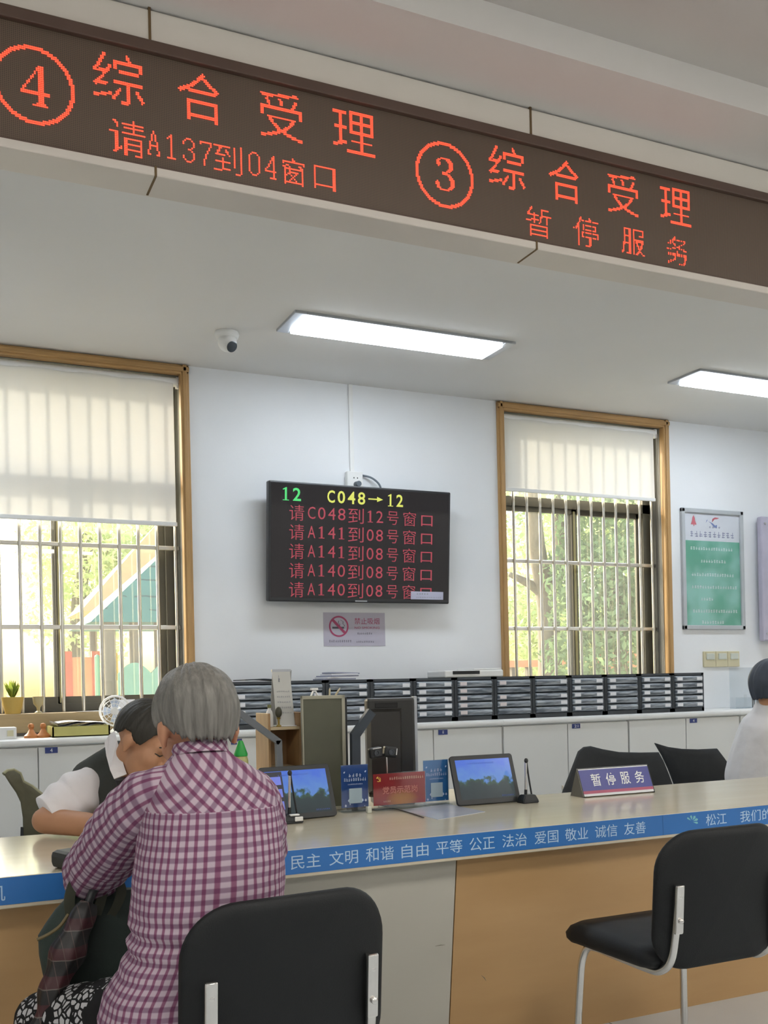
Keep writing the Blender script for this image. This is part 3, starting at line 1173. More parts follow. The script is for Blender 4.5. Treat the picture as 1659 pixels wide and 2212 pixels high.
# ------------------------------------------------------------------ cabinets along the back wall
UN = [(-.936, .04, 2), (.04, 1.016, 2), (1.016, 1.992, 2), (2.0, 2.300, 1), (2.307, 3.283, 2), (3.283, 4.259, 2), (4.259, 5.235, 2), (5.235, 6.211, 2)]
LBL = ['white two-door cabinet at the far left below the window', 'white two-door cabinet behind the clerk', 'white two-door cabinet behind the older visitor', 'narrow white cabinet behind the grey panel screen', 'white two-door cabinet behind the black monitor',
       'white two-door cabinet with a blue 21 plate', 'white two-door cabinet behind the office chairs', 'white two-door cabinet behind the seated person at right']
for (xa, xb, nd), lab in zip(UN, LBL):
    t = thing('storage_cabinet', lab, 'cabinet', ((xa + xb) / 2, 5.565, 0), group='white cabinets along the back wall')
    w = xb - xa - .008
    obj('body', box2(BM(), (-w / 2, -.190, 0), (w / 2, .212, .935)), m_cab, t)
    bm = BM()
    sec = [(.212, .935), (-.205, .935), (-.218, .942), (-.222, .955), (-.218, .968), (-.205, .975), (.212, .975)]
    loft(bm, [[Vector((x, yy, z)) for yy, z in sec] for x in (-w / 2 - .003, w / 2 + .003)])
    obj('top', bm, m_cabtop, t, smooth=True)
    dw = w / nd
    for k in range(nd):
        x = -w / 2 + dw * (k + .5)
        dr = obj('door', box(BM(), (x, -.198, .495), (dw - .006, .018, .868), .002), m_cab, t)
        obj('keyhole', box(BM(), (x + (dw / 2 - .05) * (1 if k == 0 else -1), -.209, .52), (.014, .006, .035), .002), m_chrome, dr)
        if k == 1 and nd == 2:
            pl_ = obj('number_plate', box(BM(), (x - dw / 2 + .065, -.2085, .913), (.062, .004, .030)), m_navy, dr)
            bm = BM()
            Mx = face_hall(x - dw / 2 + .065, -.2108, .913)
            if xa == 3.283:
                text(bm, '21', Mx, 0, 0, .030, .018)
            elif xa == 4.259:
                text(bm, '4', Mx, 0, 0, .014, .018)
            elif xa == .04:
                text(bm, '4', Mx, 0, 0, .012, .020)
            else:
                scribble(bm, Mx, 0, 0, .016, .018, 1, rng)
            obj('number', bm, m_whiteink, pl_, auto=False)

# ------------------------------------------------------------------ drawer units standing on the cabinets
g = N('drawer_smoke')
g.xyz()
mp = g.node('ShaderNodeMapping')
mp.inputs['Scale'].default_value = (6, 6, 60)
g.link(g.co, mp.inputs[0])
n1 = g.noise(1.5, 4, mp.outputs[0])
rp = g.node('ShaderNodeValToRGB')
rp.color_ramp.elements[0].position, rp.color_ramp.elements[1].position = .38, .62
rp.color_ramp.elements[0].color = list(hx('666e77')) + [1]
rp.color_ramp.elements[1].color = list(hx('a9b1b9')) + [1]
g.link(n1, rp.inputs[0])
m_drawer = g.color(rp.outputs[0], .25, .5)
m_shell = mat('drawer_shell', hx('3a4046'), .5)
m_tab = mat('drawer_tab', (.78, .79, .82), .7)
m_pink = mat('drawer_tab_pink', (.75, .68, .68), .7)
CW = .2836
ORD = ['first', 'second', 'third', 'fourth', 'fifth', 'sixth', 'seventh', 'eighth', 'ninth', 'tenth', 'eleventh', 'twelfth']
STY = [('lr', 1), ('lr', 1), ('l', 1), ('lr', 0), ('r', 3), ('l', 2), ('l', 1), ('lr', 1), ('r', 1), ('r', 2), ('r', 2), ('l', 3)]
for k in range(12):
    x = 4.957 - CW * (k + .5)
    t = thing('drawer_unit', 'black five-drawer desktop file unit, %s from the right end of the row' % ORD[k], 'drawer unit', (x, 5.565, .975), group='file drawer units along the cabinet tops')
    w = CW - .004
    bm = BM()
    box2(bm, (-w / 2, -.16, 0), (-w / 2 + .020, .17, .268))
    box2(bm, (w / 2 - .020, -.16, 0), (w / 2, .17, .268))
    box2(bm, (-w / 2, -.16, .252), (w / 2, .17, .268))
    box2(bm, (-w / 2, -.16, 0), (w / 2, .17, .026))
    box2(bm, (-w / 2, .16, 0), (w / 2, .17, .268))
    obj('shell', bm, m_shell, t)
    for i in range(5):
        z = .050 + .0445 * i
        bm = BM()
        hw = w / 2 - .022
        sec = [(-.155, z - .0215), (-.172, z - .016), (-.177, z + .002), (-.171, z + .016), (-.155, z + .0195), (-.13, z + .0195), (-.13, z - .0215)]
        loft(bm, [[Vector((xx, yy, zz)) for yy, zz in sec] for xx in (-hw, hw)])
        dr = obj('drawer', bm, m_drawer, t)
        s, sk_ = STY[k]
        for side in s:
            if sk_ and (i + k) % (sk_ + 1) == sk_ and sk_ > 1:
                continue
            xx = (-hw + .032) if side == 'l' else (hw - .030)
            obj('label_tab', box(BM(), (xx, -.1765, z + .000), (.046, .005, .022)), m_pink if (k in (5, 6) and side == 'l') else m_tab, dr)

# papers and trays lying on the drawer units
q = P(728, 1462, 5.50)
t = thing('paper_stack', 'uneven stack of grey papers on top of the drawer units', 'papers', (q.x, 5.52, 1.243))
for k in range(5):
    bm = box(BM(), (.01 * k - .01, 0, .005 + .009 * k), (.20 - .012 * k, .22, .008), 0, Matrix.Rotation(R((k * 37) % 11 - 5), 4, 'Z') @ Matrix.Rotation(R(2.5 if k == 4 else 0), 4, 'Y'))
    obj('sheet', bm, m_paper if k % 2 else mat('paper_grey', hx('9a9db0'), .8), t)
q = P(560, 1468, 5.50)
t = thing('flat_folder', 'thin dark folder lying on the left drawer units', 'folder', (q.x, 5.53, 1.243))
bm = BM()
loft(bm, [[Vector((x, -.12, z)), Vector((x, .12, z)), Vector((x, .12, z + .006)), Vector((x, -.12, z + .006))] for x, z in ((-.11, .006), (0, .010), (.15, 0))])
obj('cover', bm, mat('folder_dark', hx('3a4148'), .5), t)
q = P(1010, 1462, 5.50)
t = thing('letter_tray', 'flat white letter tray on top of the drawer units', 'tray', (q.x, 5.53, 1.243))
obj('tray', box(BM(), (0, 0, .022), (.42, .24, .044), .008), m_white, t)
obj('slot', box(BM(), (-.06, -.122, .030), (.19, .006, .020), .002), m_dark, t)
obj('lid', box(BM(), (.10, .0, .050), (.20, .22, .010), .003), m_white, t)


# ------------------------------------------------------------------ the service counter
ZT = .742
CX0, CX1, CYN, CYF = -2.6, 8.0, 2.745, 3.50
t = thing('service_counter', 'long maple service counter with a blue lettered edge', 'counter', (2.7, 2.95, 0))
obj('worktop', box2(BM(), (CX0, CYN, .660), (CX1, CYF, ZT), .003), m_top, t, world=True)


def front_panel(xa, xb, m, nm='front_panel', out=0.0):
    bm = BM()
    loft(bm, [[Vector((x, 2.80 - out, .66)), Vector((x, 2.89 - out, 0)), Vector((x, 2.93, 0)), Vector((x, 2.93, .66))] for x in (xa + .002, xb - .002)])
    return obj(nm, bm, m, t, world=True)


for xa, xb in ((CX0, -.75), (-.75, .45), (1.535, 3.20), (3.20, 4.865), (4.865, 6.53), (6.53, CX1)):
    front_panel(xa, xb, m_tan)
tag(front_panel(.45, 1.535, m_greypanel), 'pale grey front panel')
obj('carcass', box2(BM(), (CX0 + .02, 2.935, 0), (CX1 - .02, 3.36, .655)), m_dark, t, world=True)
obj('back_panel', box2(BM(), (CX0 + .02, 3.36, 0), (CX1 - .02, 3.38, .658)), m_greypanel, t, world=True)
# scuffs on the panels
bm = BM()
for px, py, dx_, dy_ in ((940, 2044, 22, -3), (1040, 2107, 10, 12)):
    a, b = P(px, py, 2.825), P(px + dx_, py + dy_, 2.825)
    tube(bm, [a, (a + b) / 2 + Vector((.002, 0, .001)), b], [.0004, .0014, .0004], 6)
obj('scuff', bm, mat('scuff_grey', hx('6f6a5c'), .8), t, world=True)
m_band2 = mat('edge_band_blue', hx('2f6fb4'), .4, var=.04, scale=3)
bd = obj('edge_band', box2(BM(), (CX0, CYN - .0015, .671), (CX1, CYN + .001, .7405)), m_band2, t, world=True)
xs_ = P(1432, 1800, CYN).x
obj('band_seam', box2(BM(), (xs_ - .001, CYN - .0019, .671), (xs_ + .001, CYN, .7405)), mat('seam_blue', hx('2a5f9c'), .5), bd, world=True)
MB_ = face_hall(0, CYN - .0016, 0)


def word(s, x, z, w):
    bm = BM()
    text(bm, s, MB_, x, z, w, .041, 0, 0)
    obj('white_word', bm, mat('band_ink', hx('b4cfe4'), .6), bd, world=True, auto=False)


for px, s in zip((660, 742, 820, 896, 970, 1041, 1111, 1180, 1245, 1309, 1371), ('民主', '文明', '和谐', '自由', '平等', '公正', '法治', '爱国', '敬业', '诚信', '友善')):
    x = P(px, 1850 - (px - 660) * .0915, CYN).x
    word(s, x, .7055, .092)
x = P(1547, 1779, CYN).x
word('松江', x, .708, .096)
x = P(1640, 1770, CYN).x
word('我们的美', x + .01, .708, .205)
x = P(-8, 1930, CYN).x
word('机', x, .703, None)
x = P(1494, 1783, CYN).x
bm = BM()
for k in range(5):
    a = R(-20 + 38 * k)
    c_, s_ = math.cos(a), math.sin(a)
    poly(bm, MB_, [(x + c_ * .006, .708 + s_ * .006), (x + c_ * .024 - s_ * .006, .708 + s_ * .020 + c_ * .005), (x + c_ * .030, .708 + s_ * .023), (x + c_ * .024 + s_ * .004, .708 + s_ * .016 - c_ * .004)], .0002)
obj('round_emblem', bm, mat('emblem_teal', hx('7fc0c4'), .6), bd, world=True, auto=False)

# staff-side desk return behind the card stands
t = thing('staff_desk', 'pale staff desk behind the counter carrying the screens', 'desk', (1.55, 3.85, 0))
obj('top', box2(BM(), (1.0, 3.51, .69), (2.25, 4.10, .72), .003), m_top, t, world=True)
for x in (1.02, 2.21):
    obj('side_panel', box2(BM(), (x, 3.53, 0), (x + .022, 4.06, .69)), m_greypanel, t, world=True)

# ------------------------------------------------------------------ things on the counter
g = N('tablet_picture')
o3 = g.xyz()
rp = g.node('ShaderNodeValToRGB')
el = rp.color_ramp.elements
el[0].position, el[1].position = 0, .88
el[0].color = list(hx('26302f')) + [1]
el[1].color = list(hx('4a6fd0')) + [1]
for p_, c_ in ((.40, '2b3b3a'), (.47, '35503f'), (.52, '5b86c8')):
    e_ = el.new(p_)
    e_.color = list(hx(c_)) + [1]
hh = g.math('ADD', g.math('MULTIPLY', g.math('ADD', o3[1], .1), 5.0), g.math('MULTIPLY', g.math('SUBTRACT', g.noise(26, 4), .5), .55))
g.link(hh, rp.inputs[0])
m_pic = g.color((.02, .02, .03), .18)
g.link(rp.outputs[0], g.b.inputs['Emission Color'])
g.b.inputs['Emission Strength'].default_value = .62
m_bez = mat('tablet_bezel', hx('26292b'), .4)


def tablet(x, y, rz, label, portrait_box):
    t = thing('tablet', label, 'tablet', (x, y, ZT), rz, group='customer tablets on the counter')
    W2, HH2, tl = .276, .196, R(-20)
    M = Matrix.Rotation(R(90), 4, 'X') @ Matrix.Rotation(tl, 4, 'X') @ Matrix.Translation((0, HH2 / 2 + .004, 0))
    bm = BM()
    prism(bm, rr_outline(W2, HH2, .012), .012, M @ Matrix.Translation((0, 0, -.012)), .002)
    obj('casing', bm, m_bez, t)
    bm = BM()
    box2(bm, (-W2 / 2 + .020, -HH2 / 2 + .020, 0), (W2 / 2 - .018, HH2 / 2 - .018, .0008))
    d_ = obj('display', bm, m_pic, t)
    d_.matrix_local = M
    bm = BM()
    Mf = M @ Matrix.Translation((0, 0, .0010))
    rng = random.Random(2)
    scribble(bm, Mf, -.01, HH2 / 2 - .034, .12, .007, 14, rng)
    scribble(bm, Mf, .085, -HH2 / 2 + .028, .055, .005, 8, rng)
    obj('screen_text', bm, mat('screen_ink', hx('3a4f9a'), .5, emit=hx('27366e'), es=.5), t, auto=False)
    if portrait_box:
        bm = BM()
        poly(bm, Mf, [(-W2 / 2 + .02, -.078), (-W2 / 2 + .085, -.078), (-W2 / 2 + .085, .078), (-W2 / 2 + .02, .078)])
        obj('side_menu', bm, mat('menu_dark', hx('23242c'), .3, emit=hx('23242c'), es=.6), t, auto=False)
        bm = BM()
        for k_ in range(3):
            rect(bm, Mf, -W2 / 2 + .028, .030 - .045 * k_, -W2 / 2 + .078, .060 - .045 * k_, .0003)
        obj('menu_button', bm, mat('menu_lilac', hx('5964a8'), .3, emit=hx('5a66b8'), es=.6), t, auto=False)
    bm = BM()
    ml = Matrix.Translation((0, 0, 0))
    prism(bm, [(0, .002), (.115, .002), (.038, .105), (.030, .105)], .10, Matrix.Translation((-.05, .012, 0)) @ Matrix(((0, 0, 1, 0), (1, 0, 0, 0), (0, 1, 0, 0), (0, 0, 0, 1))))
    obj('rear_stand', bm, m_black, t)
    return t


tablet(1.212, 3.335, R(4), 'dark tablet beside the older visitor, its picture bright blue', True)
tablet(1.980, 3.335, R(-2), 'dark tablet right of the blue and red cards', False)


def microphone(px, py, label, hgt, chrome_base):
    q = PZ(px, py, ZT)
    t = thing('desk_microphone', label, 'microphone', (q.x, q.y, ZT), group='desk microphones')
    bm = BM()
    loft(bm, [[Vector((x * k, y * k2, z)) for x, y in ((-.036, -.024), (.036, -.024), (.036, .030), (-.036, .030))] for k, k2, z in ((1, 1, 0), (1, 1, .008), (.72, .8, .028), (.66, .7, .032))])
    bmesh.ops.bevel(bm, geom=list(bm.edges), offset=.003, segments=2, affect='EDGES')
    obj('base', bm, m_black, t)
    if chrome_base:
        bm = box(BM(), (.018, -.026, .016), (.030, .006, .016), .003)
        box(bm, (.004, -.018, .030), (.034, .018, .006), .002)
        obj('bright_trim', bm, m_white, t)
    bm = BM()
    tube(bm, [(-.004, .01, .03), (-.003, .01, hgt * .30)], .006, 10)
    obj('lower_stem', bm, m_black, t, smooth=True)
    bm = BM()
    tube(bm, [(-.003, .01, hgt * .30), (0, .01, hgt * .95)], .0048, 10)
    obj('silver_stem', bm, m_chrome, t, smooth=True)
    bm = BM()
    ell_mesh(bm, (0, .008, hgt * .97), (.008, .008, .010))
    obj('head', bm, m_black, t, smooth='all')
    bm = BM()
    tube(bm, smooth_path([(.003, .01, hgt * .95), (.012, .012, hgt * .6), (.022, .012, hgt * .25), (.024, .012, .03)], 5), .0036, 8)
    obj('lead', bm, m_black, t, smooth=True)


microphone(630, 1778, 'desk microphone with a bright trimmed base in front of the left tablet', .178, True)
microphone(1141, 1734, 'slim desk microphone standing right of the right tablet', .168, False)

m_cardblue = mat('card_blue', hx('2c5fae'), .35, var=.08, scale=14)
m_cardblue2 = mat('card_light_blue', hx('3f83c2'), .35, var=.08, scale=14)


def blue_card(px0, px1, pyb, pyt, label, m):
    a, b = P(px0, pyb, 3.44), P(px1, pyb, 3.44)
    w, h = b.x - a.x, .158
    t = thing('card_stand', label, 'card stand', ((a.x + b.x) / 2, 3.44, ZT), group='blue cards in clear stands')
    bm = box2(BM(), (-w / 2, -.03, 0), (w / 2, .03, .004))
    box2(bm, (-w / 2, -.004, 0), (w / 2, -.001, h + .018))
    obj('clear_stand', bm, m_clear, t)
    c_ = obj('card', box2(BM(), (-w / 2 + .002, -.001, .016), (w / 2 - .002, .0008, .016 + h)), m, t)
    M = face_hall(0, -.0045, 0)
    bm = BM()
    rng = random.Random(4)
    scribble(bm, M, 0, h * .86, w * .5, .012, 4, rng)
    scribble(bm, M, 0, h * .76, w * .82, .013, 10, rng)
    scribble(bm, M, 0, h * .65, w * .55, .005, 12, rng)
    for k in range(12):
        x_, z_ = rng.uniform(-.46, .46) * w, rng.uniform(.12, .36) * h
        if abs(x_) > w * .2 or z_ < h * .2:
            e_ = rng.uniform(.002, .005)
            poly(bm, M, [(x_ - e_, z_), (x_, z_ - e_), (x_ + e_, z_), (x_, z_ + e_ * 1.5)])
    for x_ in (-.38, .38):
        poly(bm, M, [(x_ * w - .004, h * .93), (x_ * w, h * .91), (x_ * w + .004, h * .95), (x_ * w, h * .96)])
    obj('card_print', bm, mat('card_ink', hx('b9cbe6'), .6), c_, auto=False)
    obj('pale_patch', box2(BM(), (-w * .22, -.0052, h * .20), (w * .24, -.0043, h * .55)), mat('card_patch', hx('9db1bd'), .6), c_)


blue_card(737, 797, 1745, 1647, 'deep blue card in a clear stand left of the red card', m_cardblue)
blue_card(915, 970, 1738, 1638, 'lighter blue card in a clear stand right of the red card', m_cardblue2)

a, b = P(799, 1740, 3.45), P(912, 1733, 3.45)
w, h = b.x - a.x, .118
t = thing('name_card_stand', 'red card with pale characters in a clear stand between the blue cards', 'card stand', ((a.x + b.x) / 2, 3.42, ZT))
bm = box2(BM(), (-w / 2, -.035, 0), (w / 2, .035, .004))
box2(bm, (-w / 2, -.005, 0), (w / 2, -.002, h + .022))
obj('clear_stand', bm, m_clear, t)
g = N('card_red')
o3 = g.xyz()
dd = g.math('ADD', g.math('POWER', g.math('MULTIPLY', g.math('SUBTRACT', o3[0], .01), 14), 2), g.math('POWER', g.math('MULTIPLY', g.math('SUBTRACT', o3[2], .035), 24), 2))
ff = g.math('SUBTRACT', 1, g.math('MINIMUM', dd, 1))
m_cr = g.color(g.mix(g.math('MULTIPLY', ff, .75), hx('ad2a2e'), hx('d9983c')), .35)
c_ = obj('card', box2(BM(), (-w / 2 + .002, -.002, .018), (w / 2 - .002, 0, .018 + h)), m_cr, t)
M = face_hall(0, -.0056, .018)
bm = BM()
text(bm, '党员示范岗', M, .0, h * .47, w * .66, .028, .0004, .008)
obj('gold_characters', bm, mat('ink_pink', hx('cf7f74'), .6), c_, auto=False)
bm = BM()
rng = random.Random(6)
scribble(bm, M, .028, h * .84, w * .66, .011, 16, rng)
scribble(bm, M, -w * .25, h * .12, .03, .007, 5, rng)
obj('small_print', bm, mat('ink_cream', hx('e0b9a4'), .6), c_, auto=False)
bm = BM()
for k in range(9):
    a0, a1 = R(-130 + 22 * k), R(-130 + 22 * (k + 1))
    cx, cy = -w * .40, h * .83
    poly(bm, M, [(cx + .009 * math.cos(a0), cy + .009 * math.sin(a0)), (cx + .0065 * math.cos(a0), cy + .0065 * math.sin(a0)), (cx + .0065 * math.cos(a1), cy + .0065 * math.sin(a1)), (cx + .009 * math.cos(a1), cy + .009 * math.sin(a1))], .0004)
poly(bm, M, [(cx - .010, cy + .006), (cx - .003, cy + .012), (cx + .000, cy + .008), (cx - .007, cy + .002)], .0005)
poly(bm, M, [(cx - .004, cy + .006), (cx - .002, cy + .008), (cx + .009, cy - .007), (cx + .007, cy - .009)], .0005)
obj('gold_emblem', bm, mat('ink_gold', hx('e0b050'), .5), c_, auto=False)
a = PZ(797, 1756, ZT)
t = thing('clear_block', 'small clear plastic block at the foot of the red card', 'block', (a.x, a.y, ZT))
obj('block', box(BM(), (0, 0, .012), (.018, .018, .024), .003), mat('block_clear', hx('c9cbbd'), .2), t)

# document camera with two lenses
q = P(830, 1625, 3.62)
t = thing('twin_camera', 'pair of small black cameras on a thin rod behind the red card', 'camera', (q.x, 3.62, .72))
bm = BM()
tube(bm, [(.012, 0, 0), (.010, 0, q.z - .72 - .02)], .0035, 8)
obj('rod', bm, m_chrome, t, smooth=True)
obj('foot', box(BM(), (.012, 0, .005), (.06, .06, .01), .002), m_black, t)
for dx_, ry in ((-.040, R(-6)), (.024, R(8))):
    M = Matrix.Translation((dx_, 0, q.z - .72)) @ Matrix.Rotation(ry, 4, 'Y')
    hd = obj('camera_head', box(BM(), (0, 0, 0), (.054, .03, .044), .007, M), m_black, t)
    bm = BM()
    lathe(bm, [(0, 0), (.012, 0), (.012, .006), (.008, .006), (.007, .002), (0, .002)], 18, M @ Matrix.Translation((0, -.0145, 0)) @ Matrix.Rotation(R(90), 4, 'X'))
    obj('lens', bm, mat('lens_grey', hx('4b5056'), .2), hd, smooth=True)
    bm = BM()
    if dx_ < 0:
        box(bm, (.004, -.0158, .018), (.038, .002, .0035), 0, M)
    else:
        box(bm, (.0235, -.0158, .004), (.0035, .002, .026), 0, M)
    obj('bright_edge', bm, m_white, hd)
obj('joining_bar', box(BM(), (-.008, .006, q.z - .72 - .012), (.05, .014, .014), .003), m_black, t)

# clear sheet lying on the counter, and the thin cable
t = thing('plastic_sheet', 'glossy pale plastic sheet lying on the counter before the right tablet', 'sheet', (1.74, 3.23, ZT))
bm = BM()
pts = [PZ(x_, y_, ZT) for x_, y_ in ((866, 1750), (946, 1771), (1048, 1754), (966, 1737))]
poly_ = [(p_.x - 1.74, p_.y - 3.23) for p_ in pts]
prism(bm, poly_, .0015)
obj('sheet', bm, mat('sheet_lilac', hx('bdbfca'), .12), t)
bm = BM()
tube(bm, smooth_path([PZ(x_, y_, ZT + .003) for x_, y_ in ((760, 1750), (812, 1749), (850, 1747), (885, 1756), (915, 1766))], 6), .0022, 6)
tag(obj('thin_cable', bm, m_black, None, smooth=True), 'thin dark cable lying below the card stands', 'cable')

# suspended-service sign
t = thing('counter_sign', 'violet tent sign with four white characters on the counter', 'sign', (2.572, 3.345, ZT), R(-1))
bm = BM()
sw, sh_ = .352, .118
Ms = Matrix.Translation((0, -.045, .004)) @ Matrix.Rotation(R(90 - 22), 4, 'X')
obj('front_board', box2(BM(), (-sw / 2, 0, -.004), (sw / 2, sh_, 0), .001, Ms), m_whiteink, t)
obj('violet_face', box2(BM(), (-sw / 2 + .002, .010, 0), (sw / 2 - .002, sh_ - .008, .0008), 0, Ms), mat('sign_violet', hx('3a3f93'), .35), t)
obj('red_stripe', box2(BM(), (-sw / 2 + .002, .010, .0006), (sw / 2 - .002, .022, .0012), 0, Ms), mat('sign_red', hx('b2506e'), .4), t)
for k, ch in enumerate('暂停服务'):
    bm = BM()
    text(bm, ch, Ms @ Matrix.Translation((0, 0, .001)), -.098 + .072 * k, .066, .046, .052, .0004, .01)
    obj('white_character', bm, m_whiteink, t, auto=False)
Mk = Matrix(((0, 0, 1, 0), (1, 0, 0, 0), (0, 1, 0, 0), (0, 0, 0, 1)))
obj('rear_board', box2(BM(), (-sw / 2, 0, 0), (sw / 2, sh_, .004), .001, Matrix.Translation((0, .045, .004)) @ Matrix.Rotation(R(90 + 22), 4, 'X')), m_black, t)
for sx_ in (-1, 1):
    bm = BM()
    prism(bm, [(-.048, 0), (.048, 0), (.004, sh_ * .93), (-.004, sh_ * .93)], .003, Matrix.Translation((sx_ * sw / 2 - (.003 if sx_ > 0 else 0), 0, 0)) @ Mk)
    obj('end_cap', bm, m_black, t)

# black pouch at the visitor's elbow
q = PZ(140, 1880, ZT)
t = thing('black_pouch', 'small black pouch on the counter edge at the visitor\'s sleeve', 'pouch', (q.x + .02, q.y + .03, ZT), R(20))
obj('pouch', box(BM(), (0, 0, .024), (.075, .10, .048), .016), mat('pouch_black', hx('2b2c28'), .6), t)
# papers the clerk is writing on
q = PZ(330, 1800, ZT)
t = thing('form_sheet', 'white form under the clerk\'s hands, behind the visitor\'s arm', 'paper', (q.x, 3.10, ZT), R(8))
obj('sheet', box(BM(), (0, 0, .0008), (.21, .29, .0012)), m_paper, t)

# ------------------------------------------------------------------ screens, arms and organiser on the staff desk
q = P(697, 1505, 3.72)
t = thing('panel_screen', 'upright olive-grey panel screen in a pale frame behind the left tablet', 'screen', (q.x, 3.72, .72), R(-6))
w, h = .178, q.z - .72 + .005
bm = BM()
box2(bm, (-w / 2, -.012, 0), (-w / 2 + .006, .012, h), .002)
box2(bm, (w / 2 - .014, -.012, 0), (w / 2, .012, h), .002)
box2(bm, (-w / 2, -.012, h - .014), (w / 2, .012, h), .002)
box2(bm, (-w / 2, -.03, 0), (w / 2, .03, .012), .002)
obj('frame', bm, mat('frame_pale', hx('a9a795'), .45), t)
obj('face', box2(BM(), (-w / 2 + .005, -.006, .01), (w / 2 - .013, .004, h - .012)), mat('panel_olive', hx('5b5c4c'), .35, var=.12, scale=5), t)
obj('rear_shell', box2(BM(), (-w / 2 + .01, .012, .01), (w / 2 + .016, .045, h - .01), .004), m_black, t)
zt_ = .72 + h
q = P(680, 1500, 3.72)
t = thing('binder_clip', 'pale clip standing on top of the olive panel screen', 'clip', (q.x, 3.725, zt_))
bm = BM()
prism(bm, [(-.016, 0), (-.012, 0), (-.003, .016), (.003, .016), (.012, 0), (.016, 0), (.006, .020), (-.006, .020)], .012, Matrix.Translation((0, .006, 0)) @ Matrix.Rotation(R(90), 4, 'X'))
obj('wire_legs', bm, m_white, t)
obj('grip', box(BM(), (0, 0, .026), (.030, .014, .009), .002), m_white, t)
for px, dx_, lab in ((713, .001, 'short white pen stub on top of the olive panel screen'), (726, .016, 'slanting pale pencil on top of the olive panel screen')):
    q = P(px, 1502, 3.72)
    t = thing('pencil', lab, 'pencil', (q.x, 3.725, zt_))
    bm = BM()
    tube(bm, [(0, 0, -.0005), (dx_, 0, .022), (dx_ * 1.3, 0, .029)], [.0042, .004, .001], 8)
    obj('shaft', bm, mat('pencil_pale', hx('c4b99a'), .5), t, smooth=True)

q = P(848, 1507, 3.74)
t = thing('monitor', 'black monitor turned away, seen from behind, above the red card', 'monitor', (q.x, 3.76, .72), R(-14))
w, h = .215, q.z - .72
obj('rear_cover', box2(BM(), (-w / 2, -.035, .03), (w / 2 - .012, .03, h), .012), mat('monitor_back', hx('2a2a28'), .38), t)
bm = BM()
loft(bm, [[Vector((x_, y_, z_)) for x_, z_ in ((-w / 2 + a_, .05 + a_), (w / 2 - .07 - a_, .05 + a_), (w / 2 - .07 - a_, h - .045 - a_), (-w / 2 + a_, h - .045 - a_))] for y_, a_ in ((-.034, 0), (-.062, .012))])
obj('rear_bulge', bm, mat('monitor_bulge', hx('2f2d2a'), .35), t)
obj('vent', box2(BM(), (-w / 2 + .035, -.040, h - .040), (w / 2 - .085, -.034, h - .020), .002), m_dark, t)
obj('silver_edge', box2(BM(), (w / 2 - .012, -.012, .02), (w / 2 + .002, .036, h + .003), .002), m_lframe, t)
obj('foot', box2(BM(), (-.08, -.07, 0), (.08, .08, .035), .004), m_black, t)


def bent_arm(pts, y, wid, label, m):
    p3 = [P(a_, b_, y) for a_, b_ in pts]
    base = p3[-1]
    t = thing('screen_stand', label, 'monitor arm', (base.x, y, .72))
    bm = BM()
    for i in range(len(p3) - 1):
        a_, b_ = p3[i] - Vector((base.x, y, .72)), p3[i + 1] - Vector((base.x, y, .72))
        d_ = (b_ - a_).normalized()
        n_ = Vector((0, 1, 0)).cross(d_).normalized() * wid / 2
        e_ = d_ * wid * .2
        loft(bm, [[a_ - e_ + n_ + Vector((0, s_, 0)), b_ + e_ + n_ + Vector((0, s_, 0)), b_ + e_ - n_ + Vector((0, s_, 0)), a_ - e_ - n_ + Vector((0, s_, 0))] for s_ in (-.012, .012)])
    obj('arm', bm, m, t)
    obj('clamp', box2(BM(), (-.03, -.03, 0), (.03, .03, .02), .003), m_black, t)
    return t


z0 = PZ
fl = lambda px, y: (px, 1475 + (px - 830) * -.022 + (1.22 - .735) / (P(px, 1600, y).y * (_cy + _sy * P(px, 1600, y).x / y)) * FPX)
tt = bent_arm([(512, 1536), (601, 1602), fl(607, 3.74)], 3.74, .024, 'grey bent screen arm between the older visitor and the wooden organiser', mat('arm_grey', hx('6d7278'), .4))
p_ = P(512, 1536, 3.74)
obj('screen_plate', box(BM(), (p_.x - tt.location.x - .05, 0, p_.z - .72), (.12, .03, .09), .004), m_black, tt)
tt = bent_arm([(800, 1540), (767, 1588), fl(769, 3.63)], 3.63, .036, 'dark bent screen arm left of the black monitor', mat('arm_dark', hx('343d47'), .4))

# wooden desk organiser with the calendar
a, b = P(566, 1570, 3.86), P(648, 1570, 3.86)
t = thing('desk_organiser', 'small maple desk organiser beside the olive panel screen', 'organiser', ((a.x + b.x) / 2, 3.86, .72))
w, h = b.x - a.x, a.z - .72
m_org = mat('organiser_maple', hx('a5855f'), .5, var=.1, scale=6, stretch=(6, 6, 1))
m_org2 = mat('organiser_pale', hx('c0ae8c'), .5, var=.08, scale=6, stretch=(1, 6, 6))
bm = BM()
prism(bm, [(-.08, 0), (-.02, 0), (-.08, .16)], .012, Matrix.Translation((w / 2 - .012, 0, 0)) @ Mk)
box2(bm, (w / 2 - .032, -.08, .0), (w / 2, .08, h + .055), .002)
obj('side_board', bm, m_org, t)
obj('side_board', box2(BM(), (-w / 2, -.08, 0), (-w / 2 + .010, .08, h + .055), .002), m_org, t)
for z_ in (.0, h * .48, h - .012):
    obj('shelf', box2(BM(), (-w / 2 + .01, -.08, z_), (w / 2 - .03, .08, z_ + .012), .001), m_org2, t)
obj('back_board', box2(BM(), (-w / 2, .078, 0), (w / 2, .086, h)), m_org, t)
ox, oz = t.location.x, .72 + h
t = thing('desk_calendar', 'white tent calendar standing on top of the maple organiser', 'calendar', (ox + .003, 3.855, oz + .001))
ch = .225
bm = BM()
Mc1 = Matrix.Rotation(R(5), 4, 'Y')
bm1 = BM()
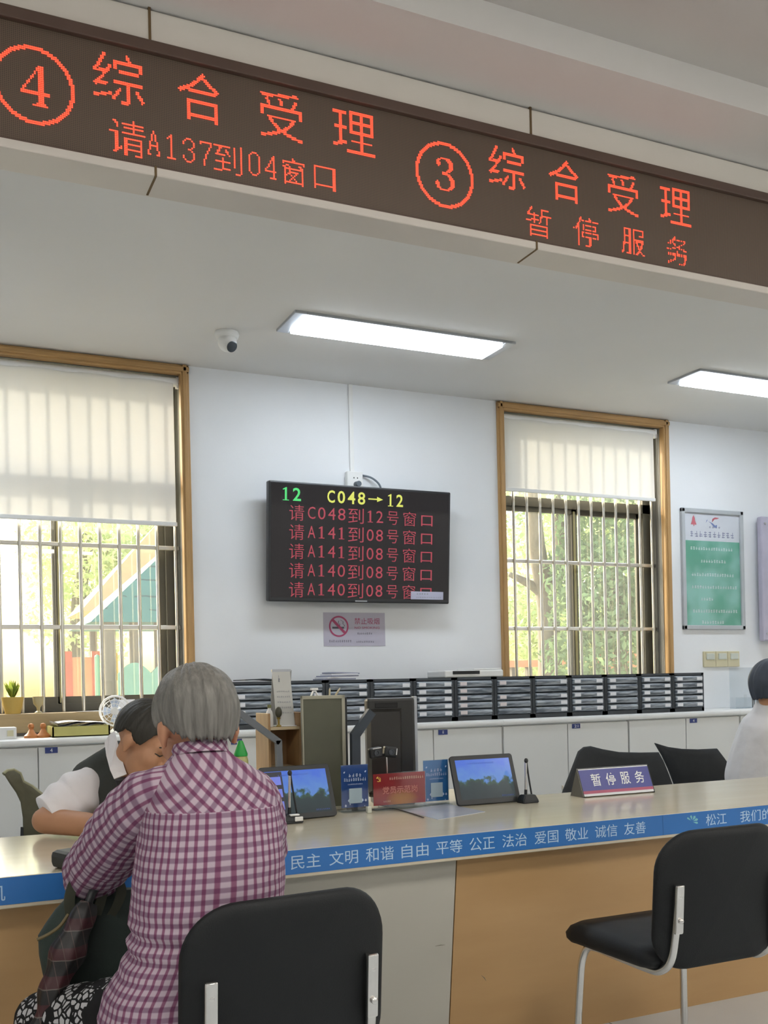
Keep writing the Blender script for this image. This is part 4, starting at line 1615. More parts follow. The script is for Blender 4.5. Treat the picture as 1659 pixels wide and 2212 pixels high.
loft(bm1, [[Vector((x_ + sh, y_, z_)) for y_, z_ in ((-.055, 0), (-.004, ch), (-.0015, ch), (-.052, 0))] for x_, sh in ((-.040, 0), (.036, 0))])
obj('front_sheet', bm1, mat('calendar_white', hx('c9cac6'), .6, var=.03), t)
bm1 = BM()
loft(bm1, [[Vector((x_, y_, z_)) for y_, z_ in ((.055, 0), (.004, ch), (.0015, ch), (.052, 0))] for x_ in (-.036, .046)])
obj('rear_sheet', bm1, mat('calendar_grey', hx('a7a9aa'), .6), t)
obj('top_strip', box2(BM(), (-.040, -.006, ch - .006), (.040, .006, ch + .004), .001), m_lframe, t)
bm1 = BM()
Mc = Matrix.Translation((0, -.056, 0)) @ Matrix.Rotation(R(90) - math.atan(.051 / ch), 4, 'X')
rng = random.Random(9)
for r_ in range(5):
    scribble(bm1, Mc, -.002, .055 + .022 * r_, .056, .006, 7, rng, .0008)
scribble(bm1, Mc, -.014, .195, .010, .03, 1, rng, .0008)
obj('print', bm1, m_print, t, auto=False)
obj('bottom_board', box2(BM(), (-.041, -.060, 0), (.040, .060, .003)), m_paper, t)
t = thing('white_bottle', 'small white bottle on the left of the maple organiser top', 'bottle', (ox - .055, 3.84, oz))
obj('body', lathe(BM(), [(0, 0), (.014, 0), (.015, .01), (.015, .045), (.011, .062), (.006, .068), (.006, .075), (0, .076)], 18), m_white, t, smooth=True)
obj('cap', lathe(BM(), [(0, .075), (.008, .075), (.008, .088), (0, .089)], 16), mat('cap_olive', hx('76784c'), .5), t, smooth=True)
t = thing('ornament', 'tiny dark and gold ornament beside the white bottle', 'ornament', (ox - .030, 3.80, oz))
obj('stem', lathe(BM(), [(0, 0), (.010, 0), (.011, .004), (.004, .010), (.004, .03), (.010, .036), (0, .04)], 14), mat('gold_dull', hx('a8924e'), .35, metal=.4), t, smooth=True)
bm = BM()
ell_mesh(bm, (0, 0, .058), (.014, .012, .022))
obj('bulb', bm, mat('ornament_dark', hx('4c4a3c'), .4), t, smooth='all')
t = thing('yellow_figure', 'little yellow toy on the lower shelf of the maple organiser', 'toy', (ox - .032, 3.82, .732))
bm = BM()
ell_mesh(bm, (0, 0, .017), (.019, .013, .017))
ell_mesh(bm, (-.004, 0, .036), (.011, .010, .010))
ell_mesh(bm, (.016, 0, .024), (.008, .006, .010))
obj('body', bm, mat('toy_yellow', hx('b9a93a'), .5), t, smooth='all')
t = thing('green_tub', 'little dark green tub beside the yellow toy', 'tub', (ox - .058, 3.845, .732))
obj('body', lathe(BM(), [(0, 0), (.010, 0), (.012, .03), (0, .031)], 14), mat('tub_green', hx('4f6a45'), .5), t, smooth=True)
for k in range(3):
    t = thing('tape_roll', ('pale tape roll lying lowest in the organiser stack', 'grey tape roll in the middle of the organiser stack', 'pale tape roll topmost in the organiser stack')[k], 'tape', (ox + .028, 3.835, .732 + .024 * k), group='tape rolls in the organiser')
    obj('roll', lathe(BM(), [(.010, 0), (.024, 0), (.024, .022), (.010, .022), (.010, .0)], 18), (m_white, mat('tape_grey', hx('8f8b80'), .6), m_white)[k], t, smooth=True)
t = thing('green_bottle', 'bottle with a bright green pointed cap beside the visitor\'s shoulder', 'bottle', (P(520, 1620, 3.66).x, 3.66, .72))
zc = P(520, 1600, 3.66).z - .72
obj('body', lathe(BM(), [(0, 0), (.026, 0), (.028, .01), (.028, zc - .075), (.024, zc - .060), (.022, zc - .058), (0, zc - .057)], 20), mat('bottle_yellow', hx('b9b87a'), .35), t, smooth=True)
obj('cap', lathe(BM(), [(0, zc - .058), (.0255, zc - .058), (.026, zc - .050), (.012, zc - .010), (.008, zc), (0, zc + .001)], 20), mat('cap_green', hx('25a544'), .4), t, smooth=True)

# ------------------------------------------------------------------ things under the left window
q = P(170, 1590, 5.50)
t = thing('paper_box', 'low yellow box heaped with papers on the cabinet behind the clerk', 'box', (q.x, 5.52, .975))
bm = BM()
box2(bm, (-.145, -.13, 0), (.145, -.122, .055))
box2(bm, (-.145, .122, 0), (.145, .13, .055))
box2(bm, (-.145, -.13, 0), (-.137, .13, .055))
box2(bm, (.137, -.13, 0), (.145, .13, .055))
box2(bm, (-.145, -.13, 0), (.145, .13, .006))
obj('tray', bm, mat('box_yellow', hx('c3bd72'), .6), t)
bm = BM()
for k in range(3):
    zz = .046 + .006 * k
    loft(bm, [[Vector((x_, y_, zz + .022 * abs(math.sin(x_ * 11 + k)) + (.012 if x_ < -.12 else 0))) for y_ in (-.118, .118)] for x_ in np.linspace(-.134, .134, 14)], False, closed=False)
obj('papers', bm, m_paper, t)
t = thing('desk_fan', 'small white desk fan on the cabinet behind the clerk\'s head', 'fan', (P(252, 1590, 5.48).x, 5.50, .975), R(-20))
obj('base', lathe(BM(), [(0, 0), (.060, 0), (.062, .010), (.030, .020), (.012, .035), (.012, .06), (0, .061)], 24), m_white, t, smooth=True)
bm = BM()
for rr_ in (.040, .060, .080):
    tube(bm, [(rr_ * math.cos(2 * PI * k / 28), -.03, .125 + rr_ * math.sin(2 * PI * k / 28)) for k in range(29)], .002, 6, False)
for k in range(16):
    a_ = 2 * PI * k / 16
    tube(bm, [(.014 * math.cos(a_), -.036, .125 + .014 * math.sin(a_)), (.078 * math.cos(a_), -.026, .125 + .078 * math.sin(a_))], .0014, 5)
tube(bm, [(.080 * math.cos(2 * PI * k / 28), .0, .125 + .080 * math.sin(2 * PI * k / 28)) for k in range(29)], .006, 8, False)
obj('guard', bm, m_white, t, smooth=True)
bm = BM()
for k in range(4):
    a_ = PI / 2 * k
    Mb = Matrix.Translation((0, -.01, .125)) @ Matrix.Rotation(a_, 4, 'Y') @ Matrix.Rotation(R(20), 4, 'X')
    prism(bm, [(.012, -.010), (.055, -.026), (.070, .0), (.055, .026), (.012, .010)], .003, Mb @ Matrix.Rotation(R(90), 4, 'X'))
obj('blades', bm, mat('fan_blade', hx('b9c6da'), .3), t)
bm = BM()
tube(bm, [(0, -.034, .125), (0, .05, .125)], [.020, .026], 16)
obj('motor', bm, m_white, t, smooth=True)
for k, (px, dy) in enumerate(((265, .0), (215, .09))):
    q = P(px, 1532, 5.66)
    t = thing('loose_paper', ('white sheet propped upright behind the desk fan', 'white sheet lying on the sill left of the fan')[k], 'paper', (q.x, 5.735, SILL + .001))
    if k == 0:
        t.location.y = 5.72
        bm = BM()
        loft(bm, [[Vector((x_ + z_ * .2, y_, z_)) for x_, y_ in ((-.06, 0), (.07, .01))] for z_, in ((.0,), (.03,), (.06,))], False, closed=False)
    else:
        bm = BM()
        poly(bm, Matrix.Identity(4), [(-.14, -.05), (.10, -.02), (.08, .05), (-.02, .04)], .001)
    obj('sheet', bm, m_paper, t)
for px, lab in ((68, 'left of two orange knobbed stamps under the window'), (94, 'right of two orange knobbed stamps under the window')):
    t = thing('rubber_stamp', lab, 'stamp', (P(px, 1585, 5.45).x, 5.46, .975), group='orange stamps')
    obj('foot', lathe(BM(), [(0, 0), (.036, 0), (.036, .012), (.020, .026), (.010, .045), (0, .046)], 20), mat('stamp_orange', hx('b8743c'), .5), t, smooth=True)
    obj('knob', lathe(BM(), [(0, .044), (.010, .045), (.016, .058), (.012, .072), (0, .076)], 18), mat('stamp_orange', hx('b8743c'), .5), t, smooth=True)
t = thing('white_carton', 'small white carton on the cabinet at the left edge', 'carton', (P(8, 1590, 5.45).x, 5.47, .975))
obj('carton', box(BM(), (0, 0, .03), (.12, .10, .06), .003), m_white, t)
obj('flap', box(BM(), (0.03, -.052, .03), (.03, .004, .03)), mat('flap_cream', hx('cfc9a8'), .6), t)
t = thing('flower_pot', 'small plant pot on the sill in the glare at the left edge', 'flower pot', (P(28, 1520, 5.72).x, 5.74, SILL))
obj('pot', lathe(BM(), [(0, 0), (.040, 0), (.056, .075), (.058, .09), (.050, .09), (.046, .075), (0, .07)], 22), mat('pot_yellow', hx('b79a4e'), .6), t, smooth=True)
bm = BM()
rng = random.Random(8)
for k in range(26):
    a_, ln = rng.uniform(0, 2 * PI), rng.uniform(.06, .12)
    d_ = Vector((math.cos(a_) * .5, math.sin(a_) * .3, 1)).normalized() * ln
    s_ = Vector((-math.sin(a_), math.cos(a_), 0)) * .012
    b_ = Vector((0, 0, .07))
    f_ = [bm.verts.new(v_) for v_ in (b_, b_ + d_ * .6 + s_, b_ + d_, b_ + d_ * .6 - s_)]
    bm.faces.new(f_)
obj('leaves', bm, transl_mat('pot_leaf', hx('7d8a3c'), hx('9fb04c'), .4), t)
t = thing('glass_cup', 'slim cup on the sill beside the plant pot', 'cup', (P(84, 1525, 5.72).x, 5.745, SILL))
obj('cup', lathe(BM(), [(0, 0), (.020, 0), (.020, .004), (.008, .012), (.010, .03), (.026, .05), (.030, .09), (.027, .09), (.023, .052), (0, .04)], 20), mat('cup_tan', hx('a99f7a'), .35), t, smooth=True)


# ------------------------------------------------------------------ visitor chairs
m_vinyl = mat('black_vinyl', hx('121517'), .6, spec=.35, var=.06, bump=.12, bscale=350)


def curved_pad(bm, w, h, th, M, radii, bow, nx=28, nz=22, puff=.010):
    """A padded rounded panel in the XZ plane, bowed back in y; front faces +y."""
    out = rr_outline(w, h, radii, 10)
    t = BM()
    c = Vector((0, 0, 0))
    rings = []

    def pt(x, z, y):
        return Vector((x, y - bow * (1 - (2 * x / w) ** 2) , z))
    fr_ = [(1, 0), (.985, .45), (.95, .78), (.88, .95), (.7, 1), (.4, 1), (.02, 1)]
    front = [[pt(x * k, z * k, th / 2 * f + (puff * (1 - k) if k < 1 else 0)) for x, z in out] for k, f in fr_]
    back = [[pt(x * k, z * k, -th / 2 * f) for x, z in out] for k, f in fr_]
    rings = list(reversed(back)) + front[1:]
    loft(t, rings, True)
    merge(bm, t, M)


def visitor_chair(x, y, rz, label):
    t = thing('visitor_chair', label, 'chair', (x, y, 0), rz, group='black visitor chairs at the counter')
    bm = BM()
    curved_pad(bm, .450, .39, .036, Matrix.Translation((0, -.225, .608)) @ Matrix.Rotation(R(5), 4, 'X'), (.10, .10, .115, .115), .030)
    obj('backrest', bm, m_vinyl, t, smooth='all')
    bm = BM()
    out = rr_outline(.46, .455, (.05, .05, .10, .10), 8)
    fr_ = [(.03, .062), (.5, .062), (.85, .058), (.95, .048), (1.0, .030), (.99, .012), (.95, .0), (.03, 0)]
    loft(bm, [[Vector((a * k, b * k + .024, .412 + z - .018 * max(0, (b * k) / .215) ** 3)) for a, b in out] for k, z in fr_])
    obj('seat', bm, m_vinyl, t, smooth='all')
    for s in (-1, 1):
        bm = BM()
        path = smooth_path([(s * .176, -.272, .655), (s * .177, -.268, .60), (s * .179, -.258, .52), (s * .181, -.240, .445), (s * .182, -.20, .408), (s * .183, -.15, .400), (s * .184, 0, .402), (s * .186, .09, .404),
                            (s * .190, .125, .396), (s * .196, .142, .365), (s * .202, .150, .30), (s * .212, .162, .08), (s * .213, .155, .030), (s * .213, .12, .012), (s * .213, 0, .012), (s * .213, -.24, .012)], 5)
        tube(bm, path, .0115, 12)
        tb = obj('side_tube', bm, m_chrome, t, smooth=True)
        bm = box(BM(), (s * .1762, -.272, .590), (.026, .012, .135), .004, Matrix.Translation((0, -.268, .59)) @ Matrix.Rotation(R(4), 4, 'X') @ Matrix.Translation((0, .268, -.59)))
        obj('bracket', bm, m_chrome, tb)
        for z in (.625, .560):
            bm = BM()
            ell_mesh(bm, (s * .1765, -.279 + (.59 - z) * -.05, z), (.0075, .005, .0075))
            obj('bolt', bm, m_chrome, tb, smooth='all')
    bm = BM()
    for y_ in (-.08, .06):
        tube(bm, [(-.183, y_, .404), (.183, y_, .404)], .009, 8)
    obj('seat_support', bm, m_chrome, t, smooth=True)
    return t


visitor_chair(.640, 2.165, R(5), 'black chair the older visitor in the checked shirt sits on')
visitor_chair(2.020, 2.395, R(0), 'empty black chair with chrome legs in front of the counter at right')

# ------------------------------------------------------------------ office chairs behind the counter
m_mesh = mat('chair_mesh', hx('25292d'), .7, var=.1, scale=30, bump=.2, bscale=500)
m_mesh_glare = mat('chair_mesh_glare', hx('5f5c48'), .6, var=.1, scale=30)  # dark chair mesh with the window glare put into its colour


def office_chair(label, pts, y, m, seat_at, bow=.03, rim=None):
    p3 = [P(a, b, y) for a, b in pts]
    x0 = sum(p.x for p in p3) / len(p3)
    t = thing('office_chair', label, 'chair', (seat_at[0], seat_at[1], 0), group='office chairs behind the counter')
    w = max(abs(p.x - x0) for p in p3)
    bm = BM()
    n = len(p3)
    fr_ = [(1.0, 0), (.97, 1), (.6, 1), (.3, 1), (.02, 1)]
    cz = sum(p.z for p in p3) / n

    def pt(p, k, s):
        x, z = x0 + (p.x - x0) * k, cz + (p.z - cz) * k
        return Vector((x, y + bow * ((x - x0) / w) ** 2 * -1 + bow + s * .012, z))
    rings = [[pt(p, k, -f) for p in p3] for k, f in reversed(fr_)] + [[pt(p, k, f) for p in p3] for k, f in fr_[1:]]
    loft(bm, rings)
    b = obj('backrest', bm, m, t, smooth='all', world=True)
    if rim:
        bm = BM()
        tube(bm, [pt(p, 1, 0) for p in p3[rim[0]:rim[1]]], .008, 8)
        obj('rim', bm, mat('rim_glare', hx('9a9778'), .5), b, smooth=True, world=True)  # rim lightened in the same painted glare tone as the backrest
    zb = min(p.z for p in p3)
    bm = BM()
    loft(bm, [[Vector((a * k, c * k, z)) for a, c in rr_outline(.46, .44, .08)] for k, z in ((.9, .425), (1, .44), (1, .47), (.9, .485))])
    obj('seat', bm, m, t, smooth=True)
    bx, by = x0 - seat_at[0], y - seat_at[1]
    bm = BM()
    tube(bm, smooth_path([(0, .05 if by > 0 else -.05, .43), (bx * .7, by * .8, .425), (bx, by + .02, .47), (bx, by + bow + .005, zb + .05)], 5), .018, 8)
    obj('back_stem', bm, m_black, t, smooth=True)
    bm = BM()
    tube(bm, [(0, 0, .06), (0, 0, .43)], .025, 12)
    obj('gas_column', bm, m_black, t, smooth=True)
    bm = BM()
    for k in range(5):
        a = 2 * PI * k / 5 + .3
        tube(bm, [(0, 0, .085), (.27 * math.cos(a), .27 * math.sin(a), .065)], [.022, .014], 8)
    sb = obj('star_base', bm, m_black, t, smooth=True)
    for k in range(5):
        a = 2 * PI * k / 5 + .3
        bm = BM()
        cc = Vector((.27 * math.cos(a), .27 * math.sin(a), .028))
        tube(bm, [cc + Vector((-math.sin(a), math.cos(a), 0)) * .012, cc - Vector((-math.sin(a), math.cos(a), 0)) * .012], .028, 14)
        obj('caster', bm, m_black, sb, smooth=True)
    return t


A_ = [(1206, 1745), (1216, 1712), (1232, 1676), (1245, 1645), (1254, 1623), (1266, 1614), (1282, 1612), (1310, 1619), (1345, 1625), (1390, 1626), (1427, 1625), (1437, 1645), (1448, 1675), (1456, 1700), (1464, 1745)]
office_chair('low black office chair behind the violet sign', A_, 4.05, m_mesh, (P(1335, 1700, 4.05).x, 3.80))
B_ = [(1418, 1605), (1432, 1609), (1450, 1614), (1480, 1618), (1515, 1619), (1555, 1617), (1570, 1638), (1585, 1662), (1600, 1690), (1622, 1740), (1475, 1745), (1463, 1695), (1450, 1662), (1435, 1632)]
office_chair('black office chair right of the one behind the violet sign', B_, 4.35, m_mesh, (P(1515, 1700, 4.35).x + .02, 4.62), .03)
C_ = [(8, 1672), (16, 1666), (30, 1664), (44, 1672), (51, 1690), (70, 1700), (90, 1716), (97, 1726), (100, 1760), (100, 1812), (52, 1812), (51, 1770), (46, 1735), (36, 1714), (22, 1694)]
office_chair('shell chair behind the clerk at the left edge, olive from painted glare', C_, 4.22, m_mesh_glare, (P(150, 1700, 4.0).x + .16, 3.98), .03, (0, 8))

# ------------------------------------------------------------------ people
m_skin = mat('skin_light', hx('c08a6a'), .55, var=.06, scale=14)
m_skin2 = mat('skin_tan', hx('b98968'), .55, var=.06, scale=14)

# --- the checked shirt
g = N('checked_cloth')
tc = g.node('ShaderNodeUVMap')
sp = g.node('ShaderNodeSeparateXYZ')
g.link(tc.outputs[0], sp.inputs[0])
g.co = g.node('ShaderNodeTexCoord').outputs['Object']
PT = .0215


def stripe(v, lo, hi, soft=.08):
    f = g.math('FRACT', g.math('DIVIDE', v, PT))
    d = g.math('ABSOLUTE', g.math('SUBTRACT', f, .5))
    mr = g.node('ShaderNodeMapRange', interpolation_type='SMOOTHSTEP')
    g.link(d, mr.inputs[0])
    mr.inputs[1].default_value, mr.inputs[2].default_value = lo, hi
    mr.inputs[3].default_value, mr.inputs[4].default_value = 1, 0
    return mr.outputs[0]


su = stripe(sp.outputs[0], .12, .24)
sv = stripe(sp.outputs[1], .16, .32)
thin = stripe(sp.outputs[1], .04, .10)
c = g.mix(sv, hx('b5a4b0'), hx('877082'))
c = g.mix(g.math('MULTIPLY', su, .82), c, hx('773a5c'))
c = g.mix(g.math('MULTIPLY', g.math('MULTIPLY', su, sv), .45), c, hx('5a3350'))
g.bump(g.noise(38, 4), .22, .008)
m_check = g.color(c, .85, .2)

g = N('patterned_trousers')
g.xyz()
vo = g.node('ShaderNodeTexVoronoi', feature='DISTANCE_TO_EDGE')
vo.inputs['Scale'].default_value = 58
g.link(g.co, vo.inputs['Vector'])
c = g.mix(g.math('GREATER_THAN', vo.outputs['Distance'], .14), hx('1d1d1e'), hx('b4b4b6'))
c = g.mix(g.math('GREATER_THAN', g.noise(16), .46), hx('1d1d1e'), c)
m_trous = g.color(c, .8, .2)
g = N('grey_hair')
g.xyz()
mp = g.node('ShaderNodeMapping')
mp.inputs['Scale'].default_value = (60, 60, 7)
g.link(g.co, mp.inputs[0])
n1 = g.noise(1.6, 4, mp.outputs[0])
g.bump(n1, .5, .006)
m_hairg = g.color(g.mix(n1, hx('45443f'), hx('93908a')), .5, .35)
g = N('dark_hair')
g.xyz()
mp = g.node('ShaderNodeMapping')
mp.inputs['Scale'].default_value = (70, 70, 9)
g.link(g.co, mp.inputs[0])
n1 = g.noise(1.6, 4, mp.outputs[0])
g.bump(n1, .4, .005)
m_haird = g.color(g.mix(n1, hx('24231f'), hx('3d3a33')), .5, .35)
m_hairn = mat('navy_black_hair', hx('3a4250'), .6, var=.12, scale=30)

eld = thing('person', 'older person in a red and white checked shirt seated at the counter, back turned', 'person', (.54, 2.10, 0))
rows = [(1618, 384, 484, 2.135, .060), (1634, 372, 500, 2.125, .072), (1652, 357, 528, 2.118, .088), (1676, 338, 560, 2.112, .102), (1706, 322, 580, 2.108, .112), (1740, 311, 592, 2.104, .119), (1790, 302, 599, 2.098, .124),
        (1850, 294, 603, 2.092, .126), (1910, 286, 606, 2.088, .126), (1960, 282, 605, 2.086, .125), (2000, 284, 600, 2.086, .124), (2040, 278, 597, 2.088, .128), (2085, 256, 594, 2.092, .134), (2130, 226, 592, 2.10, .142), (2180, 214, 590, 2.105, .148), (2225, 220, 588, 2.105, .148), (2262, 230, 585, 2.105, .145)]
NR = 72


def se(a, n=2.5):
    c, s = math.cos(a), math.sin(a)
    return math.copysign(abs(c) ** (2 / n), c), math.copysign(abs(s) ** (2 / n), s)


# finer rows by interpolation
R_ = []
for i in range(len(rows) - 1):
    for k in range(4):
        f = k / 4
        R_.append(tuple(rows[i][j] * (1 - f) + rows[i + 1][j] * f for j in range(5)))
R_.append(rows[-1])
rings, cen = [], []
for i, (py, l, r, y, d) in enumerate(R_):
    a, b = P(l, py, y), P(r, py, y)
    z = (a.z + b.z) / 2
    cx_, hw = (a.x + b.x) / 2, (b.x - a.x) / 2
    ring = []
    for j in range(NR):
        an = 2 * PI * j / NR
        c, s = se(an)
        p = Vector((cx_ + hw * c, y + d * s, z))
        k = i / len(R_)
        n_ = Vector((c, s, 0))
        wv = .0035 * noise.noise(Vector((an * 2.2, z * 16, 3))) + .0025 * noise.noise(Vector((an * 6, z * 30, 9)))
        if 2000 - 60 < py < 2110:
            wv += .006 * math.sin(z * 150 + an * 1.5) * max(0, 1 - abs(py - 2020) / 90) * (1 if c < .1 else .35)
        ring.append(p + n_ * wv)
    rings.append(ring)
    cen.append(Vector((cx_, y, z)))
arc = [0]
for i in range(1, len(rings)):
    arc.append(arc[-1] + max(.0005, (rings[i][NR * 3 // 4] - rings[i - 1][NR * 3 // 4]).length))
YOKE = 20


def uv_shirt(i, j):
    u = (j / NR - .75) * 1.02
    v = arc[i]
    return (u, v)


bm = BM()
vs = loft(bm, rings, True, uv_shirt)
lay = bm.loops.layers.uv.verify()
bm.faces.ensure_lookup_table()
for i in range(YOKE):
    for j in range(NR):
        f = bm.faces[i * NR + j]
        if NR // 2 <= j < NR and i < YOKE - 3 * abs(j / NR - .75) * 4 * 0:
            for l in f.loops:
                co = l.vert.co
                u, v = co.x - .54, (co.z - .9) * 1.1 - co.y * .4
                l[lay].uv = ((u + v) * .72, (u - v) * .72)
shirt = obj('shirt', bm, m_check, eld, smooth='all', world=True)


def sleeve(pts, rad, name='sleeve', m=m_check, wr=.005, parent=eld, ph=0):
    path = smooth_path(pts, 7)
    fr_ = frames(path)
    n = len(path)
    rr_ = [np.interp(i / (n - 1) * (len(rad) - 1), range(len(rad)), rad) for i in range(n)]
    rings = []
    s_ = 0
    ss = []
    for i, (p, (t, a, b), q) in enumerate(zip(path, fr_, rr_)):
        if i:
            s_ += (p - path[i - 1]).length
        ss.append(s_)
        ring = []
        for j in range(40):
            an = 2 * PI * j / 40
            k = q + wr * noise.noise(Vector((math.cos(an) * 1.4 + ph, math.sin(an) * 1.4, s_ * 22))) + wr * .6 * math.sin(s_ * 95 + 2 * math.sin(an + ph))
            ring.append(p + (a * math.cos(an) + b * math.sin(an)) * k)
        rings.append(ring)
    bm = BM()
    mr = sum(rr_) / n
    loft(bm, rings, True, lambda i, j: (j / 40 * 2 * PI * mr, ss[i]))
    return obj(name, bm, m, parent, smooth='all', world=True)


EL = P(203, 1880, 2.47)
wr_l = Vector((EL.x + .20, 2.83, .792))
sleeve([P(405, 1700, 2.12), P(356, 1712, 2.13), P(316, 1738, 2.17), P(272, 1790, 2.26), P(228, 1845, 2.38), EL, Vector((EL.x + .02, 2.58, .752)), Vector((EL.x + .09, 2.70, .795)), wr_l], [.03, .062, .072, .076, .073, .070, .066, .058, .046], ph=1)
sh_r = P(556, 1705, 2.13)
el_r = P(555, 1850, 2.40)
wr_r = Vector((.70, 2.84, .795))
sleeve([P(500, 1705, 2.12), P(540, 1712, 2.14), P(562, 1780, 2.24), el_r, el_r * .4 + wr_r * .6 + Vector((0, 0, .02)), wr_r], [.03, .056, .060, .060, .055, .046], ph=2)
# collar
bm = BM()
cr_ = []
for (py, l, r, y, d) in ((1630, 376, 492, 2.128, .066), (1618, 372, 490, 2.134, .067), (1606, 376, 488, 2.142, .066), (1606, 382, 482, 2.142, .060), (1630, 386, 482, 2.128, .058)):
    a, b = P(l, py, y), P(r, py, y)
    cr_.append([Vector(((a.x + b.x) / 2 + (b.x - a.x) / 2 * math.cos(2 * PI * j / 40), y + d * math.sin(2 * PI * j / 40), (a.z + b.z) / 2 - .012 * math.sin(2 * PI * j / 40))) for j in range(40)])
loft(bm, cr_, False, lambda i, j: (j * .0105 * .7 + i * .012, j * .0105 * .7 - i * .012))
obj('collar', bm, m_check, eld, smooth=True, world=True)

HC = P(421, 1545, 2.175)
MH = Matrix.Translation(HC) @ Matrix.Rotation(PI + R(6), 4, 'Z') @ Matrix.Rotation(R(20), 4, 'X') @ Matrix.Scale(1.06, 4) @ Matrix.Translation((0, 0, -.025))
neck = P(432, 1620, 2.13)
pel = Vector((.54, 2.10, .555))
pr = head_prims(MH)
pr += [('c', MH @ Vector((0, .02, -.05)), neck + Vector((0, 0, -.03)), .050, .056),
       ('e', (cen[16].x, 2.11, cen[16].z - .02), (.105, .070, .07)), ('e', (.545, 2.095, .80), (.10, .085, .20)), ('e', pel, (.125, .095, .085)),
       ('c', P(530, 1740, 2.14), el_r, .034, .034), ('c', el_r, wr_r, .034, .026),
       ('c', P(352, 1730, 2.14), P(228, 1845, 2.38), .034, .036), ('c', P(228, 1845, 2.38), EL, .036, .036), ('c', EL, Vector((EL.x + .09, 2.70, .795)), .036, .030), ('c', Vector((EL.x + .09, 2.70, .795)), wr_l, .030, .026)]
pr += hand_prims(wr_l + Vector((0, 0, -.018)), (.6, .8, -.05), (0, 0, 1), -1, .92, -.35) + hand_prims(wr_r + Vector((0, 0, -.02)), (-.5, .86, -.05), (0, 0, 1), 1, .92, -.35)
kl, kr = P(95, 2205, 2.42), Vector((.62, 2.54, .52))
al, ar = Vector((kl.x + .06, 2.56, .10)), Vector((.62, 2.62, .10))
hl, hr = pel + Vector((-.09, .02, -.01)), pel + Vector((.09, .02, -.01))
for h_, k_, a_ in ((hl, kl, al), (hr, kr, ar)):
    pr += [('c', h_, k_, .072, .050), ('c', k_, a_, .050, .036), ('c', a_, a_ + Vector((0, .10, -.055)), .034, .026)]
blob('body', pr, m_skin, eld, .0075, 3)
tp = []
for h_, k_, a_ in ((hl, kl, al), (hr, kr, ar)):
    tp += [('c', h_, k_, .086, .068), ('c', k_, a_ + Vector((0, 0, .03)), .066, .052)]
tp += [('e', pel, (.150, .118, .095))]
blob('trousers', tp, m_trous, eld, .010, 4, .004)
for a_ in (al, ar):
    bm = BM()
    merge_ = [(-.10, .040, .05), (-.06, .046, .062), (0, .047, .062), (.06, .048, .05), (.11, .044, .036), (.14, .026, .028)]
    rs_ = []
    for yy, hw, hh_ in merge_:
        rs_.append([Vector((a_.x + hw * math.cos(2 * PI * j / 20), a_.y + .04 + yy, .002 + hh_ * (1 + math.sin(2 * PI * j / 20)))) for j in range(20)])
    loft(bm, rs_)
    obj('shoe', bm, m_black, eld, smooth=True, world=True)


def lim_eld(az):
    a = abs((math.degrees(az) + 180) % 360 - 180)          # 0 at the face, 180 at the nape
    return R(float(np.interp(a, (0, 55, 78, 95, 112, 140, 180), (66, 78, 106, 106, 124, 139, 143))))


hair_cap('hair', MH, (.086, .108, .100), lim_eld, m_hairg, eld, seed=3, ridge=.0030, tuft=.012, taper=.24)

# --- bag hanging from the visitor's arm and the umbrella with it
g_ = P(195, 2030, 2.44)
t = thing('tote_bag', 'dark green cloth bag hanging from the older visitor\'s arm', 'bag', (g_.x, 2.46, .45))
bx = [(1925, 150, 296, .02), (1955, 120, 300, .035), (1985, 98, 300, .05), (2010, 82, 300, .058), (2050, 84, 300, .064), (2090, 92, 296, .064), (2130, 102, 285, .060), (2170, 115, 270, .05), (2190, 130, 262, .03)]
bm = BM()
rs_ = []
for py, l, r, d in bx:
    a, b = P(l, py, 2.47), P(r, py, 2.47)
    ring = []
    for j in range(36):
        c, s = se(2 * PI * j / 36, 2.6)
        ring.append(Vector(((a.x + b.x) / 2 + (b.x - a.x) / 2 * c, 2.47 + d * s + .006 * noise.noise(Vector((c * 2, py * .02, s))), (a.z + b.z) / 2)))
    rs_.append(ring)
loft(bm, rs_)
m_bag = mat('bag_green', hx('27342f'), .75, var=.18, scale=9, bump=.2, bscale=200)
obj('body', bm, m_bag, t, smooth=True, world=True)
bm = BM()
tube(bm, smooth_path([P(80, 2030, 2.402), P(105, 2018, 2.40), P(130, 2000, 2.395), P(148, 1975, 2.40)], 6), .004, 8)
obj('piping', bm, mat('piping_tan', hx('6b5d3c'), .6), t, smooth=True, world=True)
for pts in (((152, 1975), (150, 1940), (160, 1905), (175, 1885)), ((205, 1985), (218, 1945), (225, 1905), (215, 1880)), ((230, 1990), (250, 1960), (262, 1925), (250, 1890))):
    p3 = smooth_path([P(a, b, 2.43) for a, b in pts], 6)
    bm = BM()
    loft(bm, [[p + Vector((dx_, dy_, 0)) for dx_, dy_ in ((-.012, -.003), (.012, -.003), (.012, .003), (-.012, .003))] for p in p3])
    obj('strap', bm, mat('strap_olive', hx('3b3d30'), .7), t, world=True)
g = N('umbrella_tartan')
o3 = g.xyz()
fa = g.math('FRACT', g.math('MULTIPLY', o3[2], 17))
fb = g.math('FRACT', g.math('ADD', g.math('MULTIPLY', o3[0], 40), g.math('MULTIPLY', o3[2], 6)))
c = g.mix(g.math('LESS_THAN', fa, .42), hx('151414'), hx('3c161b'))
c = g.mix(g.math('GREATER_THAN', fb, .94), c, hx('4f3d3a'))
c = g.mix(g.math('GREATER_THAN', fa, .96), c, hx('5d5550'))
m_umb = g.color(c, .5)
um = thing('umbrella', 'folded dark red tartan umbrella hanging in front of the green bag', 'umbrella', (P(130, 2060, 2.36).x, 2.36, .50))
